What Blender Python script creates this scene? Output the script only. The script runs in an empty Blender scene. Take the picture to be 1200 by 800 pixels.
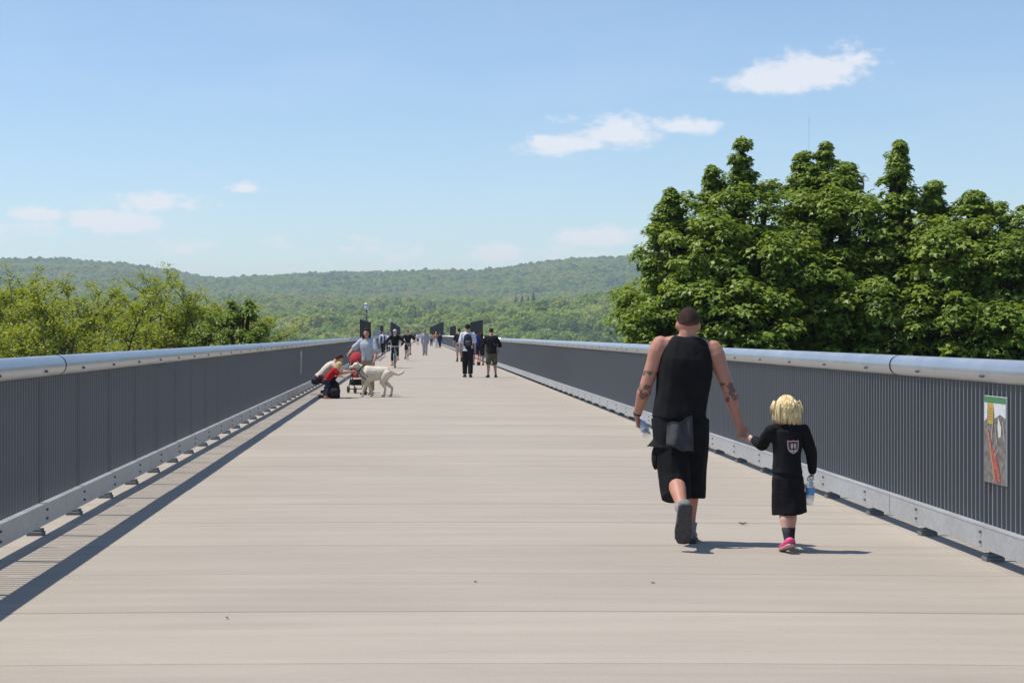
import bpy, bmesh, math, random
import numpy as np
from mathutils import Vector, Matrix, noise
from mathutils.bvhtree import BVHTree

random.seed(7)
rng = np.random.default_rng(7)
SC = bpy.context.scene
COL = SC.collection
rad = math.radians

# ------------------------------------------------------------------ camera
CAM_H, F, VX, VY = 1.58, 1880.0, 484.0, 391.5      # eye height, focal (photo px), vanishing point of the deck
cam_d = bpy.data.cameras.new('camera')
cam = bpy.data.objects.new('camera', cam_d)
COL.objects.link(cam)
cam.location = (0, 0, CAM_H)
cam.rotation_euler = (rad(90), 0, 0)
cam_d.sensor_width = 36
cam_d.lens = F / 1200 * 36
cam_d.shift_x = (600 - VX) / 1200
cam_d.shift_y = -(400 - VY) / 1200
cam_d.clip_start = 0.1
cam_d.clip_end = 20000
SC.camera = cam

# ------------------------------------------------------------------ sky and sun
SUN_EL, SUN_AZ = 65.0, -83.0        # azimuth from +Y (ahead), negative = towards the left
world = bpy.data.worlds.new('World')
SC.world = world
world.use_nodes = True


def build_world():
    nt = world.node_tree
    nt.nodes.clear()
    L = nt.links.new

    def M(op, a, b=None, c=None, clamp=False):
        n = nt.nodes.new('ShaderNodeMath')
        n.operation = op
        n.use_clamp = clamp
        for i, v in enumerate((a, b, c)):
            if v is None:
                continue
            if isinstance(v, (int, float)):
                n.inputs[i].default_value = v
            else:
                L(v, n.inputs[i])
        return n.outputs[0]

    out = nt.nodes.new('ShaderNodeOutputWorld')
    bg = nt.nodes.new('ShaderNodeBackground')
    bg.inputs['Strength'].default_value = 0.15
    sky = nt.nodes.new('ShaderNodeTexSky')
    sky.sky_type = 'NISHITA'
    sky.sun_disc = False
    sky.sun_elevation = rad(SUN_EL)
    sky.sun_rotation = rad(SUN_AZ)
    sky.altitude = 60
    sky.air_density = 1.0
    sky.dust_density = 0.15
    sky.ozone_density = 4.0
    tc = nt.nodes.new('ShaderNodeTexCoord')
    sep = nt.nodes.new('ShaderNodeSeparateXYZ')
    L(tc.outputs['Generated'], sep.inputs[0])
    x, y, z = sep.outputs
    ys = M('MAXIMUM', y, 0.05)
    u, v = M('DIVIDE', x, ys), M('DIVIDE', z, ys)

    def nz(su, sv, detail, rough=0.55, seed=0.0):
        cb = nt.nodes.new('ShaderNodeCombineXYZ')
        L(M('MULTIPLY', u, su), cb.inputs[0])
        L(M('MULTIPLY', v, sv), cb.inputs[1])
        cb.inputs[2].default_value = seed
        t = nt.nodes.new('ShaderNodeTexNoise')
        t.inputs['Scale'].default_value = 1.0
        t.inputs['Detail'].default_value = detail
        t.inputs['Roughness'].default_value = rough
        L(cb.outputs[0], t.inputs['Vector'])
        return t.outputs['Fac']

    n1 = nz(34, 60, 7, 0.6, 1.7)
    n2 = nz(110, 170, 4, 0.6, 4.2)
    # the fair-weather clouds in view: direction, half width and half height, strength
    clouds = [(900, 98, 55, 17, 1.0), (950, 90, 62, 24, 1.0), (1000, 72, 34, 16, .62), (668, 172, 62, 15, .95), (722, 158, 48, 20, 1.0),
              (805, 149, 46, 11, .8), (690, 145, 40, 11, .6), (132, 262, 52, 17, 1.0), (176, 240, 62, 13, .7), (42, 253, 34, 10, .85),
              (15, 268, 60, 14, .5), (287, 222, 17, 8, .85), (390, 292, 70, 14, .5), (588, 300, 44, 13, .8), (716, 281, 60, 14, .75),
              (215, 296, 40, 10, .4), (480, 305, 60, 10, .35), (640, 300, 60, 12, .45)]
    m = None
    for px, py, a, b, s in clouds:
        cu, cv, a, b = (px - VX) / F, (VY - py) / F, a / F * 1.4, b / F * 1.45
        du = M('DIVIDE', M('SUBTRACT', u, cu), a)
        dv = M('SUBTRACT', v, cv)
        up = M('DIVIDE', M('MAXIMUM', dv, 0.0), b)
        dn = M('DIVIDE', M('MINIMUM', dv, 0.0), b * 0.62)
        dv = M('ADD', up, dn)
        d = M('SQRT', M('ADD', M('MULTIPLY', du, du), M('MULTIPLY', dv, dv)))
        k = M('MULTIPLY', M('SUBTRACT', 1.0, d), s)
        m = k if m is None else M('MAXIMUM', m, k)
    e = M('ADD', m, M('MULTIPLY', M('SUBTRACT', n1, 0.52), 1.7))
    e = M('ADD', e, M('MULTIPLY', M('SUBTRACT', n2, 0.5), 0.9))
    mr = nt.nodes.new('ShaderNodeMapRange')
    mr.interpolation_type = 'SMOOTHSTEP'
    mr.inputs['From Min'].default_value = 0.02
    mr.inputs['From Max'].default_value = 0.62
    L(e, mr.inputs['Value'])
    dens = M('MULTIPLY', mr.outputs[0], 0.78)
    # thin streaks everywhere near the horizon and sparse wisps over the whole sky
    w = nt.nodes.new('ShaderNodeTexNoise')
    mp = nt.nodes.new('ShaderNodeMapping')
    mp.inputs['Scale'].default_value = (5, 5, 22)
    L(tc.outputs['Generated'], mp.inputs[0])
    L(mp.outputs[0], w.inputs['Vector'])
    w.inputs['Scale'].default_value = 1.0
    w.inputs['Detail'].default_value = 6
    w.inputs['Roughness'].default_value = 0.6
    wr = nt.nodes.new('ShaderNodeMapRange')
    wr.inputs['From Min'].default_value = 0.5
    wr.inputs['From Max'].default_value = 0.78
    L(w.outputs['Fac'], wr.inputs['Value'])
    wisp = M('MULTIPLY', wr.outputs[0], 0.10)
    dens = M('MAXIMUM', M('MULTIPLY', dens, M('GREATER_THAN', y, 0.06)), wisp)
    mix = nt.nodes.new('ShaderNodeMix')
    mix.data_type = 'RGBA'
    L(dens, mix.inputs['Factor'])
    L(sky.outputs[0], mix.inputs['A'])
    mix.inputs['B'].default_value = (6.5, 6.45, 6.65, 1)
    L(mix.outputs['Result'], bg.inputs['Color'])
    L(bg.outputs[0], out.inputs['Surface'])


build_world()
sun_d = bpy.data.lights.new('sun', 'SUN')
sun_d.energy = 5.0
sun_d.angle = rad(0.53)
sun_d.color = (1.0, 0.95, 0.88)
sun = bpy.data.objects.new('sun', sun_d)
COL.objects.link(sun)
_a, _e = rad(SUN_AZ), rad(SUN_EL)
SUN_DIR = Vector((math.sin(_a) * math.cos(_e), math.cos(_a) * math.cos(_e), math.sin(_e)))
sun.rotation_euler = SUN_DIR.to_track_quat('Z', 'Y').to_euler()
sun.location = (-20, 5, 60)
SC.view_settings.view_transform = 'Standard'
SC.view_settings.look = 'None'
SC.view_settings.gamma = 1.0
SC.view_settings.exposure = 0.0
SC.view_settings.use_curve_mapping = False
SC.cycles.max_bounces = 5
SC.cycles.volume_bounces = 0
SC.cycles.transparent_max_bounces = 8


def at(px, py, Y):
    """photo pixel + distance along the bridge -> world point"""
    return Vector(((px - VX) / F * Y, Y, CAM_H + (VY - py) / F * Y))


def gy(py):
    """distance along the bridge of a point of the deck seen at row py"""
    return F * CAM_H / (py - VY)


# ------------------------------------------------------------------ materials
MATS = {}


def srgb(r, g, b):
    f = lambda c: (c / 12.92 if c <= 0.04045 else ((c + 0.055) / 1.055) ** 2.4)
    return tuple(f(c / 255) for c in (r, g, b))


def mat(name, col, rough=0.75, metal=0.0, var=0.0, vscale=4.0, bump=0.0, bscale=60.0, spec=0.5, sss=0.0, sheen=0.0, stretch=None):
    if name in MATS:
        return MATS[name]
    m = bpy.data.materials.new(name)
    m.use_nodes = True
    nt = m.node_tree
    L = nt.links.new
    p = nt.nodes['Principled BSDF']
    p.inputs['Base Color'].default_value = (*col, 1)
    p.inputs['Roughness'].default_value = rough
    p.inputs['Metallic'].default_value = metal
    p.inputs['Specular IOR Level'].default_value = spec
    if sss:
        p.inputs['Subsurface Weight'].default_value = sss
        p.inputs['Subsurface Radius'].default_value = (0.02, 0.008, 0.004)
    if sheen:
        p.inputs['Sheen Weight'].default_value = sheen
    tc = nt.nodes.new('ShaderNodeTexCoord')
    src = tc.outputs['Object']
    if stretch:
        mp = nt.nodes.new('ShaderNodeMapping')
        mp.inputs['Scale'].default_value = stretch
        L(src, mp.inputs[0])
        src = mp.outputs[0]
    if var:
        n = nt.nodes.new('ShaderNodeTexNoise')
        n.inputs['Scale'].default_value = vscale
        n.inputs['Detail'].default_value = 5
        L(src, n.inputs['Vector'])
        cr = nt.nodes.new('ShaderNodeMapRange')
        cr.inputs['From Min'].default_value = 0.3
        cr.inputs['From Max'].default_value = 0.7
        cr.inputs['To Min'].default_value = 1 - var
        cr.inputs['To Max'].default_value = 1 + var
        L(n.outputs['Fac'], cr.inputs['Value'])
        hs = nt.nodes.new('ShaderNodeHueSaturation')
        hs.inputs['Color'].default_value = (*col, 1)
        L(cr.outputs[0], hs.inputs['Value'])
        L(hs.outputs[0], p.inputs['Base Color'])
    if bump:
        n = nt.nodes.new('ShaderNodeTexNoise')
        n.inputs['Scale'].default_value = bscale
        n.inputs['Detail'].default_value = 4
        L(src, n.inputs['Vector'])
        b = nt.nodes.new('ShaderNodeBump')
        b.inputs['Strength'].default_value = bump
        b.inputs['Distance'].default_value = 0.01
        L(n.outputs['Fac'], b.inputs['Height'])
        L(b.outputs[0], p.inputs['Normal'])
    MATS[name] = m
    return m


def concrete():
    m = bpy.data.materials.new('deck_concrete')
    m.use_nodes = True
    nt = m.node_tree
    L = nt.links.new
    p = nt.nodes['Principled BSDF']
    p.inputs['Roughness'].default_value = 0.85
    p.inputs['Specular IOR Level'].default_value = 0.25
    geo = nt.nodes.new('ShaderNodeNewGeometry')
    oi = nt.nodes.new('ShaderNodeObjectInfo')

    def tex(scale, detail, rough=0.55, off=None):
        mp = nt.nodes.new('ShaderNodeMapping')
        mp.inputs['Scale'].default_value = scale
        L(geo.outputs['Position'], mp.inputs[0])
        n = nt.nodes.new('ShaderNodeTexNoise')
        n.inputs['Scale'].default_value = 1
        n.inputs['Detail'].default_value = detail
        n.inputs['Roughness'].default_value = rough
        L(mp.outputs[0], n.inputs['Vector'])
        return n.outputs['Fac']

    def M(op, a, b, c=None):
        n = nt.nodes.new('ShaderNodeMath')
        n.operation = op
        for i, v in enumerate((a, b, c)):
            if v is None:
                continue
            if isinstance(v, (int, float)):
                n.inputs[i].default_value = v
            else:
                L(v, n.inputs[i])
        return n.outputs[0]

    streak = tex((0.35, 5.0, 1), 5, 0.6)          # the finish runs across the bridge
    blotch = tex((0.55, 0.9, 1), 4)
    grain = tex((60, 60, 60), 3, 0.7)
    fine = tex((4, 130, 4), 3, 0.6)
    val = M('MULTIPLY_ADD', M('SUBTRACT', streak, 0.5), 0.34, 1.0)
    val = M('ADD', val, M('MULTIPLY', M('SUBTRACT', blotch, 0.5), 0.22))
    val = M('ADD', val, M('MULTIPLY', M('SUBTRACT', grain, 0.5), 0.22))
    val = M('ADD', val, M('MULTIPLY', M('SUBTRACT', fine, 0.5), 0.16))
    val = M('ADD', val, M('MULTIPLY', M('SUBTRACT', oi.outputs['Random'], 0.5), 0.09))
    # small dark spots: gum, leaf marks
    vo = nt.nodes.new('ShaderNodeTexVoronoi')
    vo.inputs['Scale'].default_value = 1.25
    mpv = nt.nodes.new('ShaderNodeMapping')
    mpv.inputs['Scale'].default_value = (0.8, 1.3, 0)
    L(geo.outputs['Position'], mpv.inputs[0])
    L(mpv.outputs[0], vo.inputs['Vector'])
    sp = M('LESS_THAN', M('ADD', vo.outputs['Distance'], M('MULTIPLY', grain, 0.03)), 0.036)
    val = M('SUBTRACT', val, M('MULTIPLY', sp, 0.20))
    hs = nt.nodes.new('ShaderNodeHueSaturation')
    hs.inputs['Color'].default_value = (*DECK_COL, 1)
    L(val, hs.inputs['Value'])
    L(hs.outputs[0], p.inputs['Base Color'])
    b = nt.nodes.new('ShaderNodeBump')
    b.inputs['Strength'].default_value = 0.35
    b.inputs['Distance'].default_value = 0.004
    L(M('ADD', fine, grain), b.inputs['Height'])
    L(b.outputs[0], p.inputs['Normal'])
    return m


def galvanised(name, base, rough, metal, var=0.12, cells=18):
    m = bpy.data.materials.new(name)
    m.use_nodes = True
    nt = m.node_tree
    L = nt.links.new
    p = nt.nodes['Principled BSDF']
    p.inputs['Metallic'].default_value = metal
    tc = nt.nodes.new('ShaderNodeNewGeometry')
    vo = nt.nodes.new('ShaderNodeTexVoronoi')
    vo.inputs['Scale'].default_value = cells
    L(tc.outputs['Position'], vo.inputs['Vector'])
    n = nt.nodes.new('ShaderNodeTexNoise')
    n.inputs['Scale'].default_value = 2.2
    n.inputs['Detail'].default_value = 6
    L(tc.outputs['Position'], n.inputs['Vector'])
    sp = nt.nodes.new('ShaderNodeSeparateColor')
    L(vo.outputs['Color'], sp.inputs[0])
    a = nt.nodes.new('ShaderNodeMath')
    a.operation = 'MULTIPLY_ADD'
    L(sp.outputs[0], a.inputs[0])
    a.inputs[1].default_value = var
    a.inputs[2].default_value = 1 - var
    b = nt.nodes.new('ShaderNodeMath')
    b.operation = 'MULTIPLY_ADD'
    L(n.outputs['Fac'], b.inputs[0])
    b.inputs[1].default_value = 0.30
    L(a.outputs[0], b.inputs[2])
    hs = nt.nodes.new('ShaderNodeHueSaturation')
    hs.inputs['Color'].default_value = (*base, 1)
    L(b.outputs[0], hs.inputs['Value'])
    L(hs.outputs[0], p.inputs['Base Color'])
    r = nt.nodes.new('ShaderNodeMapRange')
    r.inputs['To Min'].default_value = rough - 0.08
    r.inputs['To Max'].default_value = rough + 0.12
    L(n.outputs['Fac'], r.inputs['Value'])
    L(r.outputs[0], p.inputs['Roughness'])
    return m


def leafmat(name, c1, c2, c3, trans=0.35, rough=0.45, attr_type='GEOMETRY', spec=0.4):
    m = bpy.data.materials.new(name)
    m.use_nodes = True
    nt = m.node_tree
    L = nt.links.new
    nt.nodes.clear()
    out = nt.nodes.new('ShaderNodeOutputMaterial')
    if attr_type == 'INSTANCER':
        # each tree of the wood takes its colour from where it stands: patches of kinds plus chance
        oi = nt.nodes.new('ShaderNodeObjectInfo')
        fac = None
        for sc, w in ((0.0045, 1.5), (0.022, 0.9)):
            mp = nt.nodes.new('ShaderNodeMapping')
            mp.inputs['Scale'].default_value = (sc, sc * 0.8, 0)
            L(oi.outputs['Location'], mp.inputs[0])
            nz = nt.nodes.new('ShaderNodeTexNoise')
            nz.inputs['Scale'].default_value = 1
            nz.inputs['Detail'].default_value = 2
            L(mp.outputs[0], nz.inputs['Vector'])
            ma = nt.nodes.new('ShaderNodeMath')
            ma.operation = 'MULTIPLY_ADD'
            L(nz.outputs['Fac'], ma.inputs[0])
            ma.inputs[1].default_value = w
            if fac is None:
                ma.inputs[2].default_value = -1.0
            else:
                L(fac, ma.inputs[2])
            fac = ma.outputs[0]
        ma = nt.nodes.new('ShaderNodeMath')
        ma.operation = 'MULTIPLY_ADD'
        ma.use_clamp = True
        L(oi.outputs['Random'], ma.inputs[0])
        ma.inputs[1].default_value = 0.55
        L(fac, ma.inputs[2])
        fac = ma.outputs[0]
    else:
        at_ = nt.nodes.new('ShaderNodeAttribute')
        at_.attribute_name = 'tint'
        fac = at_.outputs['Fac']
    cr = nt.nodes.new('ShaderNodeValToRGB')
    cr.color_ramp.elements[0].color = (*c1, 1)
    cr.color_ramp.elements[1].color = (*c3, 1)
    e = cr.color_ramp.elements.new(0.5)
    e.color = (*c2, 1)
    L(fac, cr.inputs[0])
    p = nt.nodes.new('ShaderNodeBsdfPrincipled')
    p.inputs['Roughness'].default_value = rough
    p.inputs['Specular IOR Level'].default_value = spec
    L(cr.outputs[0], p.inputs['Base Color'])
    t = nt.nodes.new('ShaderNodeBsdfTranslucent')
    hs = nt.nodes.new('ShaderNodeHueSaturation')
    hs.inputs['Hue'].default_value = 0.48
    hs.inputs['Saturation'].default_value = 1.1
    hs.inputs['Value'].default_value = 1.25
    L(cr.outputs[0], hs.inputs['Color'])
    L(hs.outputs[0], t.inputs['Color'])
    mx = nt.nodes.new('ShaderNodeMixShader')
    mx.inputs[0].default_value = trans
    L(p.outputs[0], mx.inputs[1])
    L(t.outputs[0], mx.inputs[2])
    L(mx.outputs[0], out.inputs['Surface'])
    return m


DECK_COL = (0.362, 0.315, 0.257)
M_DECK = concrete()
M_PIPE = galvanised('galvanised_pipe', (0.46, 0.48, 0.50), 0.40, 0.85, 0.05, 9)
M_PLATE = galvanised('galvanised_plate', (0.43, 0.44, 0.44), 0.50, 0.45, 0.14, 30)
M_PICKET = mat('picket_paint', (0.215, 0.215, 0.22), 0.5, 0.0, spec=0.4)
M_BOLT = mat('dark_bolt', (0.14, 0.14, 0.145), 0.5, 0.4)
M_GAP = mat('dark_joint', (0.02, 0.02, 0.022), 0.8, spec=0.1)
M_DARKSTEEL = mat('dark_steel', (0.03, 0.032, 0.036), 0.55, 0.3)
M_BLACK = mat('black_plastic', (0.012, 0.012, 0.014), 0.5)


# ------------------------------------------------------------------ mesh helpers
class MB:
    def __init__(self):
        self.v, self.f, self.n = [], [], 0

    def add(self, verts, faces):
        self.v.append(np.asarray(verts, dtype=float).reshape(-1, 3))
        o = self.n
        self.f.extend(tuple(i + o for i in f) for f in faces)
        self.n += len(self.v[-1])

    def box(self, c, s, rot=None):
        c = np.asarray(c, float)
        h = np.asarray(s, float) / 2
        q = np.array([(x, y, z) for z in (-1, 1) for y in (-1, 1) for x in (-1, 1)]) * h
        if rot is not None:
            q = q @ np.array(rot.to_3x3()).T
        self.add(q + c, [(0, 2, 3, 1), (4, 5, 7, 6), (0, 1, 5, 4), (2, 6, 7, 3), (0, 4, 6, 2), (1, 3, 7, 5)])

    def bevbox(self, c, s, b):
        """box with chamfered edges (all twelve)"""
        hx, hy, hz = s[0] / 2, s[1] / 2, s[2] / 2
        bm = bmesh.new()
        bmesh.ops.create_cube(bm, size=1)
        for v in bm.verts:
            v.co = Vector((v.co.x * s[0], v.co.y * s[1], v.co.z * s[2]))
        bmesh.ops.bevel(bm, geom=bm.edges[:], offset=b, segments=1, affect='EDGES')
        self.add([tuple(v.co + Vector(c)) for v in bm.verts], [[v.index for v in f.verts] for f in (bm.verts.index_update() or bm.faces)])
        bm.free()

    def tube(self, pts, radii, n=8, cap=True, up=(0, 0, 1), roundcap=False, sq=0.0):
        """tapered tube; radii: number or (across, along-up); sq squares the section"""
        P = [Vector(p) for p in pts]
        R = [(r, r) if isinstance(r, (int, float)) else tuple(r) for r in radii]
        if roundcap:
            d0, d1 = (P[0] - P[1]).normalized(), (P[-1] - P[-2]).normalized()
            r0, r1 = min(R[0]), min(R[-1])
            P = [P[0] + d0 * r0 * 0.95, P[0] + d0 * r0 * 0.6] + P + [P[-1] + d1 * r1 * 0.6, P[-1] + d1 * r1 * 0.95]
            k = lambda r, s: (r[0] * s, r[1] * s)
            R = [k(R[0], 0.3), k(R[0], 0.8)] + R + [k(R[-1], 0.8), k(R[-1], 0.3)]
        T = []
        for i in range(len(P)):
            a, b = P[max(i - 1, 0)], P[min(i + 1, len(P) - 1)]
            T.append((b - a).normalized())
        u = Vector(up)
        u = u - T[0] * u.dot(T[0])
        if u.length < 1e-4:
            u = Vector((0, 1, 0)) - T[0] * T[0].y
            if u.length < 1e-4:
                u = Vector((1, 0, 0))
        u.normalize()
        V = []
        for i in range(len(P)):
            u = (u - T[i] * u.dot(T[i]))
            u.normalize()
            s = T[i].cross(u)
            for k in range(n):
                a = 2 * math.pi * k / n
                ca, sa = math.cos(a), math.sin(a)
                if sq:
                    e = 1 - sq
                    ca = math.copysign(abs(ca) ** e, ca)
                    sa = math.copysign(abs(sa) ** e, sa)
                V.append(P[i] + s * (R[i][0] * ca) + u * (R[i][1] * sa))
        Fc = []
        m = len(P)
        for i in range(m - 1):
            for k in range(n):
                k2 = (k + 1) % n
                Fc.append((i * n + k, i * n + k2, (i + 1) * n + k2, (i + 1) * n + k))
        if cap:
            Fc.append(tuple(reversed(range(n))))
            Fc.append(tuple(range((m - 1) * n, m * n)))
        self.add([tuple(v) for v in V], Fc)

    def ell(self, c, r, rot=None, nu=14, nv=9, fn=None):
        V = [(0, 0, -1)]
        for j in range(1, nv):
            t = -math.pi / 2 + math.pi * j / nv
            for i in range(nu):
                a = 2 * math.pi * i / nu
                V.append((math.cos(t) * math.cos(a), math.cos(t) * math.sin(a), math.sin(t)))
        V.append((0, 0, 1))
        Fc = []
        for i in range(nu):
            Fc.append((0, 1 + (i + 1) % nu, 1 + i))
            Fc.append((len(V) - 1, 1 + (nv - 2) * nu + i, 1 + (nv - 2) * nu + (i + 1) % nu))
        for j in range(nv - 2):
            for i in range(nu):
                a, b = 1 + j * nu + i, 1 + j * nu + (i + 1) % nu
                Fc.append((a, b, b + nu, a + nu))
        V = np.array([fn(*p) for p in V]) if fn else np.array(V) * np.asarray(r)
        if rot is not None:
            V = V @ np.array(rot.to_3x3()).T
        self.add(V + np.asarray(c), Fc)

    def arrays(self):
        return (np.concatenate(self.v) if self.v else np.zeros((0, 3))), self.f

    def mesh(self, name, m=None, smooth=False):
        me = bpy.data.meshes.new(name)
        v, f = self.arrays()
        me.from_pydata(v.tolist(), [], f)
        if m:
            me.materials.append(m)
        if smooth:
            me.shade_smooth()
        me.update()
        return me

    def build(self, name, m, parent=None, smooth=False):
        return link(name, self.mesh(name, m, smooth), parent)


def link(name, data, parent=None):
    o = bpy.data.objects.new(name, data)
    COL.objects.link(o)
    if parent:
        o.parent = parent
    return o


def tag(o, label=None, cat=None, group=None, kind=None):
    if label:
        o['label'] = label
    if cat:
        o['category'] = cat
    if group:
        o['group'] = group
    if kind:
        o['kind'] = kind
    return o


def empty(name, loc, rz=0.0, label=None, cat=None, group=None):
    o = link(name, None)
    o.location = loc
    o.rotation_euler = (0, 0, rz)
    o.empty_display_size = 0.2
    return tag(o, label, cat, group)


def fastmesh(name, verts, loops, starts, totals, m, tint=None):
    """big mesh straight from numpy arrays"""
    me = bpy.data.meshes.new(name)
    me.vertices.add(len(verts))
    me.vertices.foreach_set('co', np.ascontiguousarray(verts, dtype=np.float32).ravel())
    me.loops.add(len(loops))
    me.loops.foreach_set('vertex_index', np.ascontiguousarray(loops, dtype=np.int32))
    me.polygons.add(len(starts))
    me.polygons.foreach_set('loop_start', np.ascontiguousarray(starts, dtype=np.int32))
    me.polygons.foreach_set('loop_total', np.ascontiguousarray(totals, dtype=np.int32))
    me.materials.append(m)
    if tint is not None:
        a = me.attributes.new('tint', 'FLOAT', 'POINT')
        a.data.foreach_set('value', np.ascontiguousarray(tint, dtype=np.float32))
    me.update(calc_edges=True)
    return me


WORK = bpy.data.scenes.new('workbench')      # scratch scene for welding meshes, removed at the end


def remesh(mb, voxel, smooth=4, fac=0.5, wrinkle=0.0, wfreq=9.0, seed=0.0, zstretch=0.5):
    """weld overlapping closed shells into one continuous skin"""
    tmp = bpy.data.objects.new('tmp', mb.mesh('tmp'))
    WORK.collection.objects.link(tmp)
    r = tmp.modifiers.new('r', 'REMESH')
    r.mode = 'VOXEL'
    r.voxel_size = voxel
    if smooth:
        s = tmp.modifiers.new('s', 'SMOOTH')
        s.iterations = smooth
        s.factor = fac
    vl = WORK.view_layers[0]
    vl.update()
    dg = vl.depsgraph
    me = bpy.data.meshes.new_from_object(tmp.evaluated_get(dg))
    old = tmp.data
    bpy.data.objects.remove(tmp)
    bpy.data.meshes.remove(old)
    if wrinkle:
        n = len(me.vertices)
        co, no = np.empty(n * 3, np.float32), np.empty(n * 3, np.float32)
        me.vertices.foreach_get('co', co)
        me.vertices.foreach_get('normal', no)
        co, no = co.reshape(-1, 3), no.reshape(-1, 3)
        q = co * np.array((wfreq, wfreq, wfreq * zstretch), np.float32) + np.array((seed, seed * 1.7, seed * 0.3), np.float32)
        w = np.array([noise.noise(p) + 0.5 * noise.noise(p * 2.1) for p in map(Vector, q.tolist())], np.float32)
        me.vertices.foreach_set('co', (co + no * (w * wrinkle)[:, None]).ravel())
        me.update()
    me.shade_smooth()
    return me


# ------------------------------------------------------------------ terrain
PXR = [-3000, -600, -200, 0, 50, 100, 150, 200, 245, 300, 400, 500, 560, 600, 650, 700, 745, 900, 1200, 1700, 4000]
PYR = [330, 312, 304, 302, 302, 305, 311, 319, 327, 324, 319, 317.5, 318, 313, 306.5, 302.5, 299, 292, 296, 312, 330]
YR = 3500.0
RX = [(p - VX) / F * YR for p in PXR]
RZ = [CAM_H + (VY - q) / F * YR - 12 for q in PYR]


def smooth01(t):
    t = np.clip(t, 0, 1)
    return t * t * (3 - 2 * t)


def vnoise(x, y, s):
    """cheap smooth undulation"""
    x, y = x / s, y / s
    return (np.sin(x * 1.3 + 0.7 * np.sin(y * 1.1)) + np.sin(y * 1.7 + 0.9 * np.sin(x * 0.8 + 1.0)) + np.sin((x + y) * 0.9 + 2.0)) / 3


def ground(X, Y):
    X, Y = np.asarray(X, float), np.asarray(Y, float)
    a = np.arctan2(X, np.maximum(Y, 1.0))
    px = VX + F * X / np.maximum(Y, 400.0)
    ridge = np.interp(X * YR / np.maximum(Y, 1500.0), RX, RZ)
    base = np.interp(Y, [-4000, -500, 0, 200, 330, 480, 860, 930, 1010, 1100, 1300, 1500, 1900, 2080, 2300],
                     [10, -14, -14, -17, -35, -60, -60, -42, -14, -2, 5, 12, 34, 36, 40])
    # a low green knoll on the right of the far bank
    kn = np.exp(-((Y - 1330) / 170) ** 2) * np.interp(px, [480, 560, 640, 730, 900], [0, 2, 9, 20, 25])
    # darker belt of higher ground on the left behind the first woods
    bl = np.exp(-((Y - 1900) / 150) ** 2) * np.interp(px, [-300, 200, 330, 420, 520, 640], [0, 3, 3, 0, -6, -8])
    t = smooth01((Y - 2200) / 1300)
    z = base + kn + bl
    z = np.where(Y > 2200, 40 + (ridge - 40) * t, z)
    z = np.where(Y > 3500, ridge - (Y - 3500) * 0.05, z)
    amp = np.interp(Y, [0, 900, 1100, 2200, 3300, 3500], [0, 0, 3, 6, 9, 3])
    return z + amp * (vnoise(X, Y, 150) + 0.5 * vnoise(X + 900, Y, 60))


def build_terrain():
    xs = np.concatenate([np.linspace(-6000, -1700, 30, endpoint=False), np.arange(-1700, 1900, 30), np.linspace(1900, 6000, 30)])
    ys = np.concatenate([np.linspace(-3000, 0, 20, endpoint=False), np.arange(0, 3900, 30), np.linspace(3900, 6000, 20)])
    gx, gyy = np.meshgrid(xs, ys)
    v = np.stack([gx, gyy, ground(gx, gyy)], -1).reshape(-1, 3)
    nx, ny = len(xs), len(ys)
    i = (np.arange(ny - 1)[:, None] * nx + np.arange(nx - 1)[None]).ravel()
    q = np.stack([i, i + 1, i + nx + 1, i + nx], -1)
    m = mat('forest_floor', (0.055, 0.07, 0.025), 0.95, var=0.35, vscale=0.02)
    me = fastmesh('terrain', v, q.ravel(), np.arange(len(q)) * 4, np.full(len(q), 4), m)
    me.shade_smooth()
    tag(link('terrain', me), 'wooded valley sides and hills beyond the bridge', kind='structure')
    w = MB()
    w.add([(-6000, 430, -57), (6000, 430, -57), (6000, 900, -57), (-6000, 900, -57)], [(0, 1, 2, 3)])
    tag(w.build('river', mat('river_water', (0.05, 0.07, 0.07), 0.12, bump=0.3, bscale=0.6)), 'wide grey river far below the bridge', kind='structure')


build_terrain()

# ------------------------------------------------------------------ deck
BAY = 1.43
J0 = 13.33                       # a joint between slabs; railing sections break there too
XL, XR = -2.88, 3.96             # inner faces of the kick plates
XC = (XL + XR) / 2
DL, DR = XL - 0.42, XR + 0.42    # deck edges
deck = tag(empty('walkway_deck', (XC, 0, 0)), 'pale concrete bridge walkway of wide cross slabs', kind='structure')


def crown(x):
    return 0.022 * (1 - ((x - XC) / 3.45) ** 2) if abs(x - XC) < 3.45 else 0.0


def slab_geo(y0, y1, mb):
    n = 8
    xs = [DL + (DR - DL) * i / n for i in range(n + 1)]
    c = 0.007
    V, Fc = [], []
    for x in xs:
        z = crown(x)
        V += [(x - XC, y0, -0.26), (x - XC, y0, z - c), (x - XC, y0 + c, z), (x - XC, y1 - c, z), (x - XC, y1, z - c), (x - XC, y1, -0.26)]
    for i in range(n):
        a, b = i * 6, i * 6 + 6
        for k in range(5):
            Fc.append((a + k, b + k, b + k + 1, a + k + 1))
        Fc.append((a + 5, b + 5, b, a))
    Fc.append(tuple(range(6)))
    Fc.append(tuple(reversed(range(n * 6, n * 6 + 6))))
    mb.add(V, Fc)


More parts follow.
